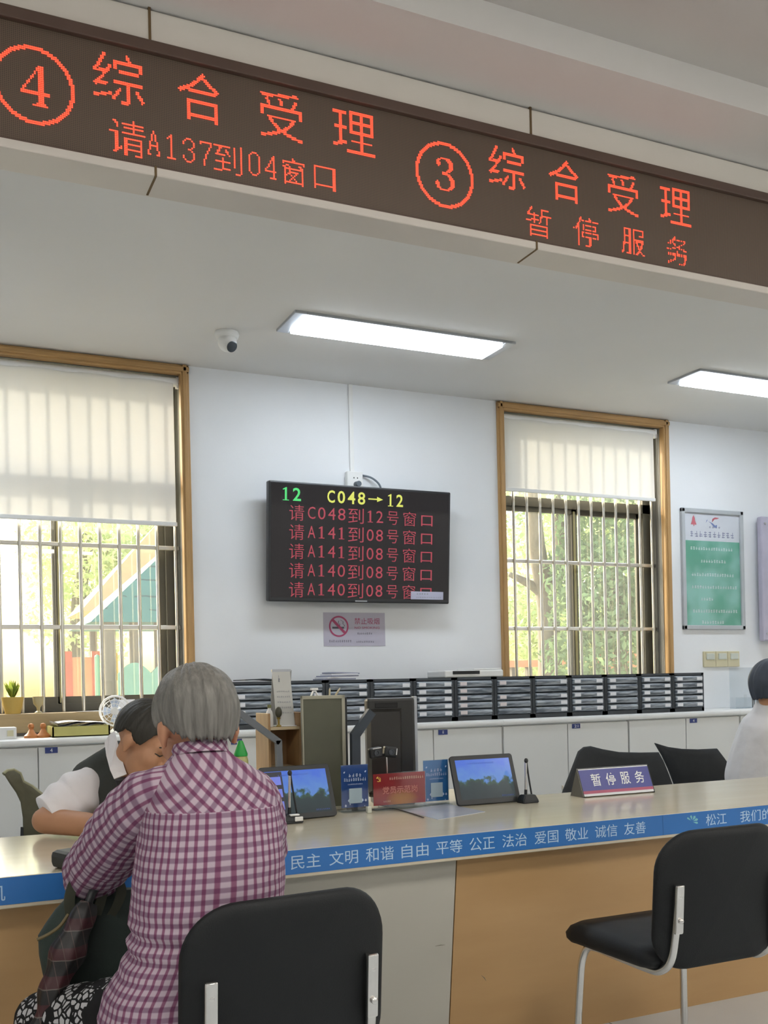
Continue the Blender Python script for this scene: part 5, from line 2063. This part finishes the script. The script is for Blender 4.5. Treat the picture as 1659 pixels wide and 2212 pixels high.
p0, p1 = P(192, 1950, 2.385), P(72, 2235, 2.33)
bm = BM()
rs_ = []
nn = 26
d_ = (p1 - p0)
fr_ = frames([p0 + d_ * i / nn for i in range(nn + 1)])
for i in range(nn + 1):
    k = i / nn
    rr_ = .016 + .020 * math.sin(PI * min(1, k * 1.15 + .05)) + .004 * math.sin(k * 20)
    t_, a, b = fr_[i]
    rs_.append([p0 + d_ * k + (a * math.cos(2 * PI * j / 36) + b * math.sin(2 * PI * j / 36)) * rr_ * (1 + .06 * math.sin(6 * 2 * PI * j / 36 + k * 3)) for j in range(36)])
loft(bm, rs_)
obj('canopy', bm, m_umb, um, smooth=True, world=True)
bm = BM()
tube(bm, [p1 - d_ * .02, p1 + d_.normalized() * .05], [.008, .004], 10)
obj('tip', bm, m_chrome, um, smooth=True, world=True)
bm = BM()
tube(bm, smooth_path([p0 + d_ * .03, p0 - d_ * .10, p0 - d_ * .16 + Vector((.02, 0, .0)), p0 - d_ * .13 + Vector((.045, .0, .0))], 6), .010, 10)
obj('handle', bm, m_black, um, smooth=True, world=True)

# --- the clerk
cl = thing('person', 'clerk in a white shirt and grey waistcoat bending over papers behind the counter', 'person', (.62, 3.85, 0))
m_shirtw = mat('white_shirt', hx('e8e5e7'), .85, var=.03, bump=.35, bscale=26)
m_vest = mat('waistcoat_grey', hx('3f4340'), .85, var=.08, bump=.2, bscale=60)
CHC = P(315, 1600, 3.24)
MC = Matrix.Translation(CHC) @ Matrix.Rotation(R(43), 4, 'Z') @ Matrix.Rotation(R(30), 4, 'X') @ Matrix.Rotation(R(6), 4, 'Y') @ Matrix.Scale(1.06, 4)
ck = P(262, 1650, 3.40)
pelc = Vector((ck.x + .06, 3.92, .565))
shl = P(192, 1700, 3.47)
ell = P(98, 1772, 3.44)
ell.z = .742 + .052
wrl = Vector((P(262, 1790, 3.22).x, 3.20, .742 + .040))
shr = Vector((shl.x + .36, 3.46, shl.z + .01))
elr = Vector((shr.x + .14, 3.42, .80))
wrr = Vector((wrl.x + .22, 3.20, .785))
pr = head_prims(MC)
pr += [('c', MC @ Vector((0, .03, -.06)), ck + Vector((.03, .04, -.04)), .046, .050), ('c', ck + Vector((.02, .04, -.06)), pelc, .085, .10), ('e', pelc, (.15, .11, .09)),
       ('c', shl, shr, .055, .055), ('c', shl, ell, .046, .042), ('c', ell, ell * .5 + wrl * .5, .0445, .041), ('c', ell * .5 + wrl * .5, wrl, .041, .028),
       ('c', shr, elr, .044, .038), ('c', elr, wrr, .038, .028)]
pr += hand_prims(wrl + Vector((0, 0, -.008)), (.95, -.3, -.08), (0, 0, 1), 1, 1.0, -.4) + hand_prims(wrr + Vector((0, 0, -.01)), (-.5, -.85, -.05), (0, 0, 1), -1, 1.0, -.4)
for s in (-1, 1):
    hp = pelc + Vector((s * .09, -.02, -.02))
    kn = Vector((hp.x + s * .04, 3.60, .52))
    an_ = Vector((kn.x, 3.68, .09))
    pr += [('c', hp, kn, .08, .055), ('c', kn, an_, .055, .04), ('c', an_, an_ + Vector((0, -.13, -.045)), .038, .03)]
blob('body', pr, m_skin2, cl, .008, 3)
vp = [('c', P(256, 1626, 3.42), P(186, 1676, 3.50), .042, .050), ('c', ck + Vector((-.045, .055, -.035)), shl * .75 + shr * .25 + Vector((-.005, .01, .012)), .050, .060), ('c', shl * .8 + shr * .2, shr * .85 + shl * .15, .066, .066), ('c', ck + Vector((.10, .05, -.06)), shr * .8 + shl * .2, .05, .06),
      ('c', ck + Vector((.02, .07, -.09)), pelc + Vector((0, -.06, .18)), .125, .135), ('c', ck + Vector((.02, .05, -.13)), ck + Vector((.05, .02, -.26)), .11, .10), ('c', pelc + Vector((0, -.06, .18)), pelc + Vector((0, 0, .02)), .135, .145),
      ('e', (shl * .6 + shr * .4) + Vector((0, .05, -.02)), (.15, .10, .10))]
blob('waistcoat', vp, m_vest, cl, .009, 5, .002)
sleeve([shl + Vector((.055, .01, .015)), shl + Vector((-.005, 0, -.01)), (shl * .6 + ell * .4) + Vector((0, .005, 0)), (shl * .25 + ell * .75) + Vector((0, .0, .012)), ell + Vector((.004, 0, .022))], [.062, .082, .079, .072, .060], 'shirt_sleeve', m_shirtw, .006, cl, 3)
sleeve([shr + Vector((-.05, 0, .01)), shr, (shr + elr) / 2, elr + Vector((0, 0, .02))], [.06, .075, .068, .058], 'shirt_sleeve', m_shirtw, .006, cl, 5)
# collar stands round the neck, open at the front
bm = BM()
nb, nt_ = ck + Vector((.02, .03, -.055)), MC @ Vector((0, .035, -.088))
ax = (nt_ - nb).normalized()
n1_ = ax.orthogonal().normalized()
n2_ = ax.cross(n1_)
rs_ = []
for k, rr_ in ((-.012, .084), (.02, .079), (.046, .074), (.052, .069), (.046, .064), (.0, .066)):
    rs_.append([nb + ax * k + (n1_ * math.cos(2 * PI * j / 36) + n2_ * math.sin(2 * PI * j / 36)) * rr_ for j in range(36)])
loft(bm, rs_, False)
obj('collar', bm, m_shirtw, cl, smooth=True, world=True)
fr3 = nb + Vector((.045, -.055, -.03))
tipc = P(262, 1702, 3.30)
bm = BM()
a0 = P(240, 1640, 3.33)
b0 = P(268, 1655, 3.29)
pts = [P(226, 1606, 3.34), P(235, 1590, 3.34), P(248, 1580, 3.33), P(253, 1600, 3.29), P(261, 1632, 3.27), P(268, 1656, 3.26), P(274, 1673, 3.255), P(247, 1684, 3.27), P(238, 1664, 3.28), P(230, 1634, 3.31)]
vsb = [bm.verts.new(p) for p in pts]
vsf = [bm.verts.new(p + Vector((-.002, -.010, .003))) for p in pts]
bm.faces.new(vsf)
bm.faces.new(list(reversed(vsb)))
for i in range(len(pts)):
    k = (i + 1) % len(pts)
    bm.faces.new((vsb[i], vsb[k], vsf[k], vsf[i]))
obj('collar_leaf', bm, m_shirtw, cl, world=True)
bm = BM()
kp = P(262, 1690, 3.30)
tube(bm, [kp + Vector((0, 0, .012)), kp + Vector((.005, .005, -.02)), kp + Vector((.012, .02, -.05)), kp + Vector((.02, .06, -.20))], [.020, .016, .024, .034], 12)
obj('tie', bm, mat('tie_dark', hx('2f3034'), .6), cl, smooth=True, world=True)


def lim_short(az):
    a = abs((math.degrees(az) + 180) % 360 - 180)
    return R(float(np.interp(a, (0, 38, 52, 64, 78, 88, 104, 116, 180), (66, 70, 82, 108, 108, 97, 96, 112, 122))))


hair_cap('hair', MC, (.081, .104, .094), lim_short, m_haird, cl, seed=5, ridge=.0018, tuft=.004, nr=80, taper=.16)
bm = BM()
for s in (-1, 1):
    tube(bm, [MC @ Vector((s * .014, -.093, .020)), MC @ Vector((s * .032, -.091, .026)), MC @ Vector((s * .048, -.078, .020))], [.0025, .0042, .002], 8)
obj('eyebrows', bm, m_haird, cl, smooth=True, world=True)
bm = BM()
for s in (-1, 1):
    tube(bm, [MC @ Vector((s * .016, -.083, -.004)), MC @ Vector((s * .030, -.0835, -.007)), MC @ Vector((s * .045, -.073, -.003))], [.0014, .0024, .0014], 8)
obj('lashes', bm, m_haird, cl, smooth=True, world=True)
blob('trousers', [('e', pelc, (.17, .135, .10))] + [q for s in (-1, 1) for q in (('c', pelc + Vector((s * .09, -.02, -.02)), Vector((pelc.x + s * .13, 3.60, .52)), .092, .07), ('c', Vector((pelc.x + s * .13, 3.60, .52)), Vector((pelc.x + s * .13, 3.68, .10)), .068, .055))], mat('trousers_black', hx('2a2b2e'), .8), cl, .012, 4)
for s in (-1, 1):
    ax_ = pelc.x + s * .13
    bm = BM()
    rs_ = [[Vector((ax_ + hw * math.cos(2 * PI * j / 20), 3.68 + yy, .002 + hh_ * (1 + math.sin(2 * PI * j / 20)))) for j in range(20)] for yy, hw, hh_ in ((.08, .036, .045), (.04, .044, .055), (-.04, .048, .05), (-.13, .046, .032), (-.19, .024, .022))]
    loft(bm, rs_)
    obj('shoe', bm, m_black, cl, smooth=True, world=True)

# --- the person cut by the right edge
RC = P(1672, 1482, 3.80)
rp_ = thing('person', 'dark-haired person in a white shirt cut off by the right edge', 'person', (RC.x - .02, 3.85, 0))
MR = Matrix.Translation(RC + Vector((0, 0, -.01))) @ Matrix.Rotation(R(70), 4, 'Z') @ Matrix.Rotation(R(10), 4, 'X') @ Matrix.Scale(1.04, 4)
x0 = RC.x
pr = head_prims(MR)
zs = P(1600, 1560, 3.85).z
pel3 = Vector((x0 - .02, 3.90, .55))
s1, s2 = Vector((x0 + .01, 3.96, zs - .13)), Vector((x0 + .06, 3.70, zs - .10))
e1, e2 = Vector((x0 + .12, 4.08, .80)), Vector((x0 + .30, 3.62, .80))
w1, w2 = Vector((x0 + .34, 3.86, .785)), Vector((x0 + .44, 3.44, .785))
pr += [('c', MR @ Vector((0, .02, -.06)), Vector((x0, 3.84, zs - .03)), .05, .055), ('c', Vector((x0, 3.85, zs - .10)), pel3, .10, .11), ('c', s1, s2, .05, .05), ('c', s1, e1, .042, .036), ('c', e1, w1, .036, .028), ('c', s2, e2, .042, .036), ('c', e2, w2, .036, .028)]
pr += hand_prims(w1, (.9, -.3, -.05), (0, 0, 1), 1, 1, -.3) + hand_prims(w2, (.8, -.5, -.05), (0, 0, 1), -1, 1, -.3)
for s in (-1, 1):
    pr += [('c', pel3 + Vector((0, s * .09, -.02)), Vector((x0 + .38, 3.86 + s * .12, .50)), .08, .06), ('c', Vector((x0 + .38, 3.86 + s * .12, .50)), Vector((x0 + .36, 3.86 + s * .12, .06)), .055, .04)]
blob('body', pr, m_skin2, rp_, .010, 3)
m_shirt3 = mat('white_blouse', hx('d6d6da'), .9, var=.03, bump=.25, bscale=18)
blob('shirt', [('c', Vector((x0 - .03, 3.86, zs - .07)), Vector((x0 - .05, 3.90, .70)), .125, .145), ('c', s1, s2, .085, .085), ('c', Vector((x0 - .05, 3.90, .70)), pel3, .145, .15), ('c', s1, e1, .072, .058), ('c', s2, e2, .072, .058), ('c', Vector((x0 - .005, 3.82, zs + .10)), Vector((x0 - .01, 3.86, zs - .08)), .066, .115)], m_shirt3, rp_, .010, 5, .005, 12)
blob('trousers', [('e', pel3 + Vector((0, 0, -.01)), (.15, .16, .09))] + [q for s in (-1, 1) for q in (('c', pel3 + Vector((0, s * .09, -.02)), Vector((x0 + .38, 3.86 + s * .12, .50)), .09, .07), ('c', Vector((x0 + .38, 3.86 + s * .12, .50)), Vector((x0 + .36, 3.86 + s * .12, .04)), .066, .055))], mat('trousers_black', hx('2a2b2e'), .8), rp_, .014, 4)
hair_cap('hair', MR, (.100, .118, .116), lambda az: R(float(np.interp(abs((math.degrees(az) + 180) % 360 - 180), (0, 45, 75, 100, 180), (66, 76, 118, 142, 152)))), m_hairn, rp_, seed=7, ridge=.002, nr=60, taper=.2)
t = thing('office_stool', 'stool under the person at the right edge', 'stool', (x0 - .02, 3.90, 0))
obj('seat', lathe(BM(), [(0, .40), (.19, .40), (.20, .42), (.20, .455), (.18, .465), (0, .465)], 28), m_mesh, t, smooth=True)
obj('column', lathe(BM(), [(0, 0), (.20, 0), (.20, .02), (.03, .05), (.03, .40), (0, .40)], 28), m_black, t, smooth=True)


# ------------------------------------------------------------------ outside the windows
m_ground = mat('yard_ground', hx('b9b3a0'), .9, var=.12, scale=1.5)
bm = box2(BM(), (-60, 6.02, -.45), (70, 90, -.30))
struct('ground', bm, m_ground, 'pale sunlit yard outside the windows')
m_bark = mat('bark', hx('6f6555'), .9, var=.25, scale=6, stretch=(4, 4, 1), bump=.5, bscale=12)
m_leaf = [transl_mat('leaf_a', hx('8aa070'), hx('c3d39a'), .5, 1.2), transl_mat('leaf_b', hx('667d5c'), hx('8ba272'), .4, 1.2), transl_mat('leaf_c', hx('a3b27c'), hx('dde6ac'), .5, 1.2)]


def leaves(rng, blobs, n, size):
    V, F = [], []
    vol = np.array([b[1] ** 2 for b in blobs])
    vol = vol / vol.sum()
    r = np.random.RandomState(rng)
    idx = r.choice(len(blobs), n, p=vol)
    d = r.normal(size=(n, 3))
    d /= np.linalg.norm(d, axis=1)[:, None]
    rad = r.uniform(.45, 1, n) ** .6
    c = np.array([blobs[i][0] for i in idx]) + d * rad[:, None] * np.array([blobs[i][1] for i in idx])[:, None] * (1, 1, .8)
    a = r.normal(size=(n, 3))
    a /= np.linalg.norm(a, axis=1)[:, None]
    b = np.cross(a, r.normal(size=(n, 3)))
    b /= np.linalg.norm(b, axis=1)[:, None]
    s = size * r.uniform(.6, 1.3, n)[:, None]
    pts = np.stack([c - a * s, c + b * s * .45, c + a * s, c - b * s * .45], 1).reshape(-1, 3)
    return [tuple(p) for p in pts], [(4 * i, 4 * i + 1, 4 * i + 2, 4 * i + 3) for i in range(n)]


def tree(label, x, y, trunk, blobs, n, size, lm, seed, group='trees in the yard'):
    t = thing('tree', label, 'tree', (x, y, -.3), group=group)
    bm = BM()
    for pts, rad in trunk:
        tube(bm, smooth_path(pts, 5), [np.interp(k / (5 * (len(pts) - 1)), np.linspace(0, 1, len(rad)), rad) for k in range(5 * (len(pts) - 1) + 1)], 10)
    obj('trunk', bm, m_bark, t, smooth='all', world=True)
    V, F = leaves(seed, blobs, n, size)
    me = bpy.data.meshes.new('foliage')
    me.from_pydata([tuple(Vector(v) - t.location) for v in V], [], F)
    me.materials.append(lm)
    o = bpy.data.objects.new('foliage', me)
    COL.objects.link(o)
    o.parent = t
    return t


def gz(v, z=-.3):
    return Vector((v.x, v.y, z))


# the forked tree seen in the window beside the poster
y1 = 10.5
b0 = P(1186, 1500, y1)
f0 = P(1180, 1290, y1)
up1, up1b = P(1160, 1180, y1 - .3), P(1150, 1000, y1 - .5)
up2, up2b = P(1212, 1190, y1 + .2), P(1195, 1020, y1 + .4)
bl = [(tuple(P(px, py, y1 + dy)), r) for px, py, dy, r in ((1105, 1120, 1.5, .8), (1120, 1200, 2, .9), (1200, 1110, 2.5, .9), (1150, 1050, .5, 1.0), (1230, 1180, 2.2, .7), (1110, 1330, 3, .7), (1120, 1030, 1, 1.2), (1250, 960, .8, 1.6), (1150, 900, 0, 1.8))]
tree('forked tree in the left pane of the window by the poster', b0.x, y1, [([gz(b0), P(1188, 1420, y1), f0, up1, up1b], [.17, .15, .13, .10, .06]), ([f0, P(1197, 1250, y1), up2, up2b], [.12, .11, .09, .05]), ([f0, P(1150, 1265, y1), P(1100, 1240, y1)], [.08, .06, .03])], bl, 5200, .055, m_leaf[0], 1)
y2 = 9.0
bl = [(tuple(P(px, py, y2 + dy)), r) for px, py, dy, r in ((1330, 1260, .6, .75), (1290, 1320, .5, .6), (1370, 1330, .7, .7), (1340, 1400, .4, .6), (1275, 1410, .8, .5), (1395, 1240, .5, .6), (1280, 1150, 1, .5), (1350, 1100, 1.4, .9), (1265, 1240, .8, .55), (1235, 1420, .8, .40))]
b0 = P(1345, 1500, y2 + .6)
tree('dense dark green tree in the right pane of the window by the poster', b0.x, b0.y, [([gz(b0), P(1340, 1400, y2 + .6), P(1330, 1250, y2 + .6)], [.10, .08, .05])], bl, 9500, .050, m_leaf[1], 2)
y3 = 13.0
bl = [(tuple(P(px, py, y3 + dy)), r) for px, py, dy, r in ((1310, 1140, 0, .7), (1340, 1180, 0, .55), (1290, 1190, .3, .5), (1370, 1170, .4, .5), (1390, 1120, .6, .7), (1240, 1150, 1, .9), (1120, 1400, 2, 1.0), (1170, 1350, 3, 1.2), (1110, 1260, 2.5, 1.2), (1260, 1380, 2, 1.2), (1420, 1300, 2, 1.4))]
b0 = P(1330, 1500, y3)
tree('sunlit yellow-green tree behind the dark one', b0.x, y3, [([gz(b0), P(1330, 1300, y3), P(1320, 1150, y3)], [.16, .12, .06])], bl, 16000, .07, m_leaf[2], 3)
y4 = 17.0
bl = [(tuple(P(px, py, y4 + dy)), r) for px, py, dy, r in ((170, 1200, 0, 1.0), (230, 1160, 0, .8), (300, 1180, .5, 1.0), (360, 1150, .5, .9), (170, 1250, 1, .9), (150, 1330, 0, .8), (200, 1380, 1, .7), (160, 1150, -1, .9))]
b0 = P(150, 1500, y4)
tree('pale overexposed tree behind the playhouse', b0.x, y4, [([gz(b0), P(170, 1300, y4), P(200, 1170, y4)], [.16, .12, .08]), ([P(175, 1160, y4), P(215, 1185, y4), P(262, 1210, y4)], [.10, .08, .05])], bl, 9000, .065, m_leaf[2], 4)
# hedge beyond the yard
t = thing('hedge', 'sunlit hedge along the far side of the yard', 'hedge', (6, 20, -.3))
bl = [((x, 20 + (x * 7 % 3) * .4, .35 + .25 * math.sin(x * 1.7)), .95) for x in np.arange(-2, 20, .8)]
V, F = leaves(9, bl, 14000, .09)
me = bpy.data.meshes.new('foliage')
me.from_pydata([tuple(Vector(v) - t.location) for v in V], [], F)
me.materials.append(m_leaf[2])
o = bpy.data.objects.new('foliage', me)
COL.objects.link(o)
o.parent = t
bm = BM()
for x in np.arange(-2, 20, 1.6):
    tube(bm, [(x - 6, 0, 0), (x - 6, 0, .9)], .03, 6)
obj('stems', bm, m_bark, t)

# playhouse with the teal shingled roof
g = N('teal_shingle')
o3 = g.xyz()
fz = g.math('FRACT', g.math('MULTIPLY', g.math('ADD', o3[2], g.math('MULTIPLY', g.noise(3), .12)), 6.5))
c = g.mix(g.noise(2.2), hx('2f5a52'), hx('487a6f'))
m_teal = g.color(g.mix(g.math('MULTIPLY', g.math('LESS_THAN', fz, .10), g.math('GREATER_THAN', g.noise(5), .48)), c, hx('1f413c')), .7)
m_tealp = mat('green_plastic', hx('4a8064'), .45, var=.06)
m_post = mat('post_brown', hx('5d564a'), .7)
yp = 9.5
e0 = P(196, 1343, yp)
apex = P(440, 1120, yp + .8)
zs_ = e0.z
cxp = apex.x
t = thing('playhouse', 'playhouse with a teal shingled roof seen through the window behind the clerk', 'playhouse', (cxp, yp + .8, -.3))
hwp = cxp - e0.x
bm = BM()
rs_ = []
for k in range(9):
    f = k / 8
    hw = hwp * (1 - f) + .04 * f
    z = zs_ + (apex.z - zs_) * f
    for dz, dh in ((0, 0),):
        n_ = 12
        ring = []
        for s in range(4):
            c0 = ((-1, -1), (1, -1), (1, 1), (-1, 1))[s]
            c1 = ((1, -1), (1, 1), (-1, 1), (-1, -1))[s]
            for q in range(n_):
                u = q / n_
                jag = .02 * ((q * 5 + k * 3) % 4 - 1.5) / 1.5 * 0
                ring.append(Vector(((c0[0] + (c1[0] - c0[0]) * u) * (hw + dh), (c0[1] + (c1[1] - c0[1]) * u) * (hw + dh) * .62, z + dz + jag * .6 + .3)))
        rs_.append(ring)
loft(bm, rs_)
obj('roof', bm, m_teal, t)
for px in (238, 293, 345, 420):
    q = P(px, 1420, yp + .1)
    bm = BM()
    tube(bm, [(q.x - cxp, q.y - yp - .8, 0), (q.x - cxp, q.y - yp - .8, zs_ + .30)], .055 if px in (238, 293) else .05, 12)
    obj('post', bm, m_post, t, smooth=True)
a, b = P(252, 1460, yp), P(392, 1500, yp)
bm = BM()
pts = []
for k in range(25):
    f = k / 24
    pts.append((a.x - cxp + (b.x - a.x) * f, a.z + .30 + .10 * abs(math.sin(f * PI * 2.0)) + .02))
poly_ = [(pts[0][0], .25)] + pts + [(pts[-1][0], .25)]
prism(bm, poly_, .05, Matrix.Translation((0, -.85, 0)) @ Matrix.Rotation(R(90), 4, 'X'))
obj('scalloped_panel', bm, mat('panel_teal', hx('527f70'), .5), t)
a = P(344, 1413, yp - .1)
b = P(392, 1480, yp - .1)
bm = box2(BM(), (a.x - cxp, -.72, b.z + .3), (b.x - cxp + .1, -.66, a.z + .3), .02)
pn = obj('slotted_panel', bm, m_tealp, t)
bm = BM()
for k in range(5):
    x = a.x - cxp + .10 + .035 * k
    box2(bm, (x, -.724, a.z + .3 - .20), (x + .012, -.719, a.z + .3 - .07))
obj('slot', bm, mat('slot_dark', hx('245a40'), .6), pn)
a, b = P(209, 1413, yp - .2), P(222, 1510, yp - .2)
bm = box2(BM(), (a.x - cxp, -.9, b.z + .3), (b.x - cxp, -.84, a.z + .3), .02)
obj('green_upright', bm, m_tealp, t)
a, b = P(247, 1410, yp + .6), P(256, 1470, yp + .6)
obj('yellow_upright', box2(BM(), (a.x - cxp, -.2, b.z + .3), (b.x - cxp, -.14, a.z + .3), .01), mat('yellow_plastic', hx('d0a93c'), .5), t)

# the tan-roofed playhouse behind it
yq = 12.0
e0 = P(178, 1318, yq)
ap = P(345, 1125, yq + .8)
t = thing('play_tower', 'play tower with a tan roof behind the teal one', 'play tower', (ap.x, yq + .8, -.3))
hwq = ap.x - e0.x
bm = BM()
loft(bm, [[Vector((sx * k * hwq, sy * k * hwq * .6, e0.z + .3 + (ap.z - e0.z) * (1 - k))) for sx, sy in ((-1, -1), (1, -1), (1, 1), (-1, 1))] for k in (1, .66, .33, .02)])
obj('roof', bm, mat('tan_roof', hx('d2a873'), .7, var=.08), t)
for sx, sy in ((-1, -1), (1, -1), (1, 1), (-1, 1)):
    bm = BM()
    tube(bm, [(sx * hwq * .72, sy * hwq * .42, 0), (sx * hwq * .72, sy * hwq * .42, e0.z + .5)], .05, 10)
    obj('post', bm, m_post, t, smooth=True)

# red and orange play fence
m_rf = mat('fence_orange', hx('d98f62'), .5, var=.08)
a, b = P(146, 1420, 10.6), P(206, 1420, 10.6)
t = thing('play_fence', 'orange play panel outside, left of the teal playhouse', 'fence panel', ((a.x + b.x) / 2, 10.6, -.3), group='orange play panels')
w = b.x - a.x
obj('panel', box2(BM(), (-w / 2, -.03, .1), (w / 2, .03, a.z + .3), .01), m_rf, t)
for sx in (-1, 1):
    obj('post', box2(BM(), (sx * w / 2 - .04, -.04, 0), (sx * w / 2 + .04, .04, a.z + .36)), mat('fence_red', hx('b4553a'), .5), t)
a, b = P(1290, 1408, 11.6), P(1400, 1408, 11.6)
t = thing('play_fence', 'orange play panel glimpsed between leaves right of the forked tree', 'fence panel', ((a.x + b.x) / 2, 11.6, -.3), group='orange play panels')
w = b.x - a.x
obj('panel', box2(BM(), (-w / 2, -.03, .1), (w / 2, .03, a.z + .3), .01), m_rf, t)
for sx in (-1, 1):
    obj('post', box2(BM(), (sx * w / 2 - .04, -.04, 0), (sx * w / 2 + .04, .04, a.z + .36)), mat('fence_red', hx('b4553a'), .5), t)
a, b = P(1090, 1430, 12.5), P(1225, 1430, 12.5)
t = thing('yard_bench', 'pale orange rail and bench behind the forked tree', 'bench', ((a.x + b.x) / 2, 12.5, -.3))
w = b.x - a.x
obj('top_rail', box2(BM(), (-w / 2, -.05, a.z + .22), (w / 2, .05, a.z + .32)), m_rf, t)
for k in range(4):
    x = -w / 2 + w * (k + .5) / 4
    obj('post', box2(BM(), (x - .04, -.04, 0), (x + .04, .04, a.z + .25)), m_post, t)
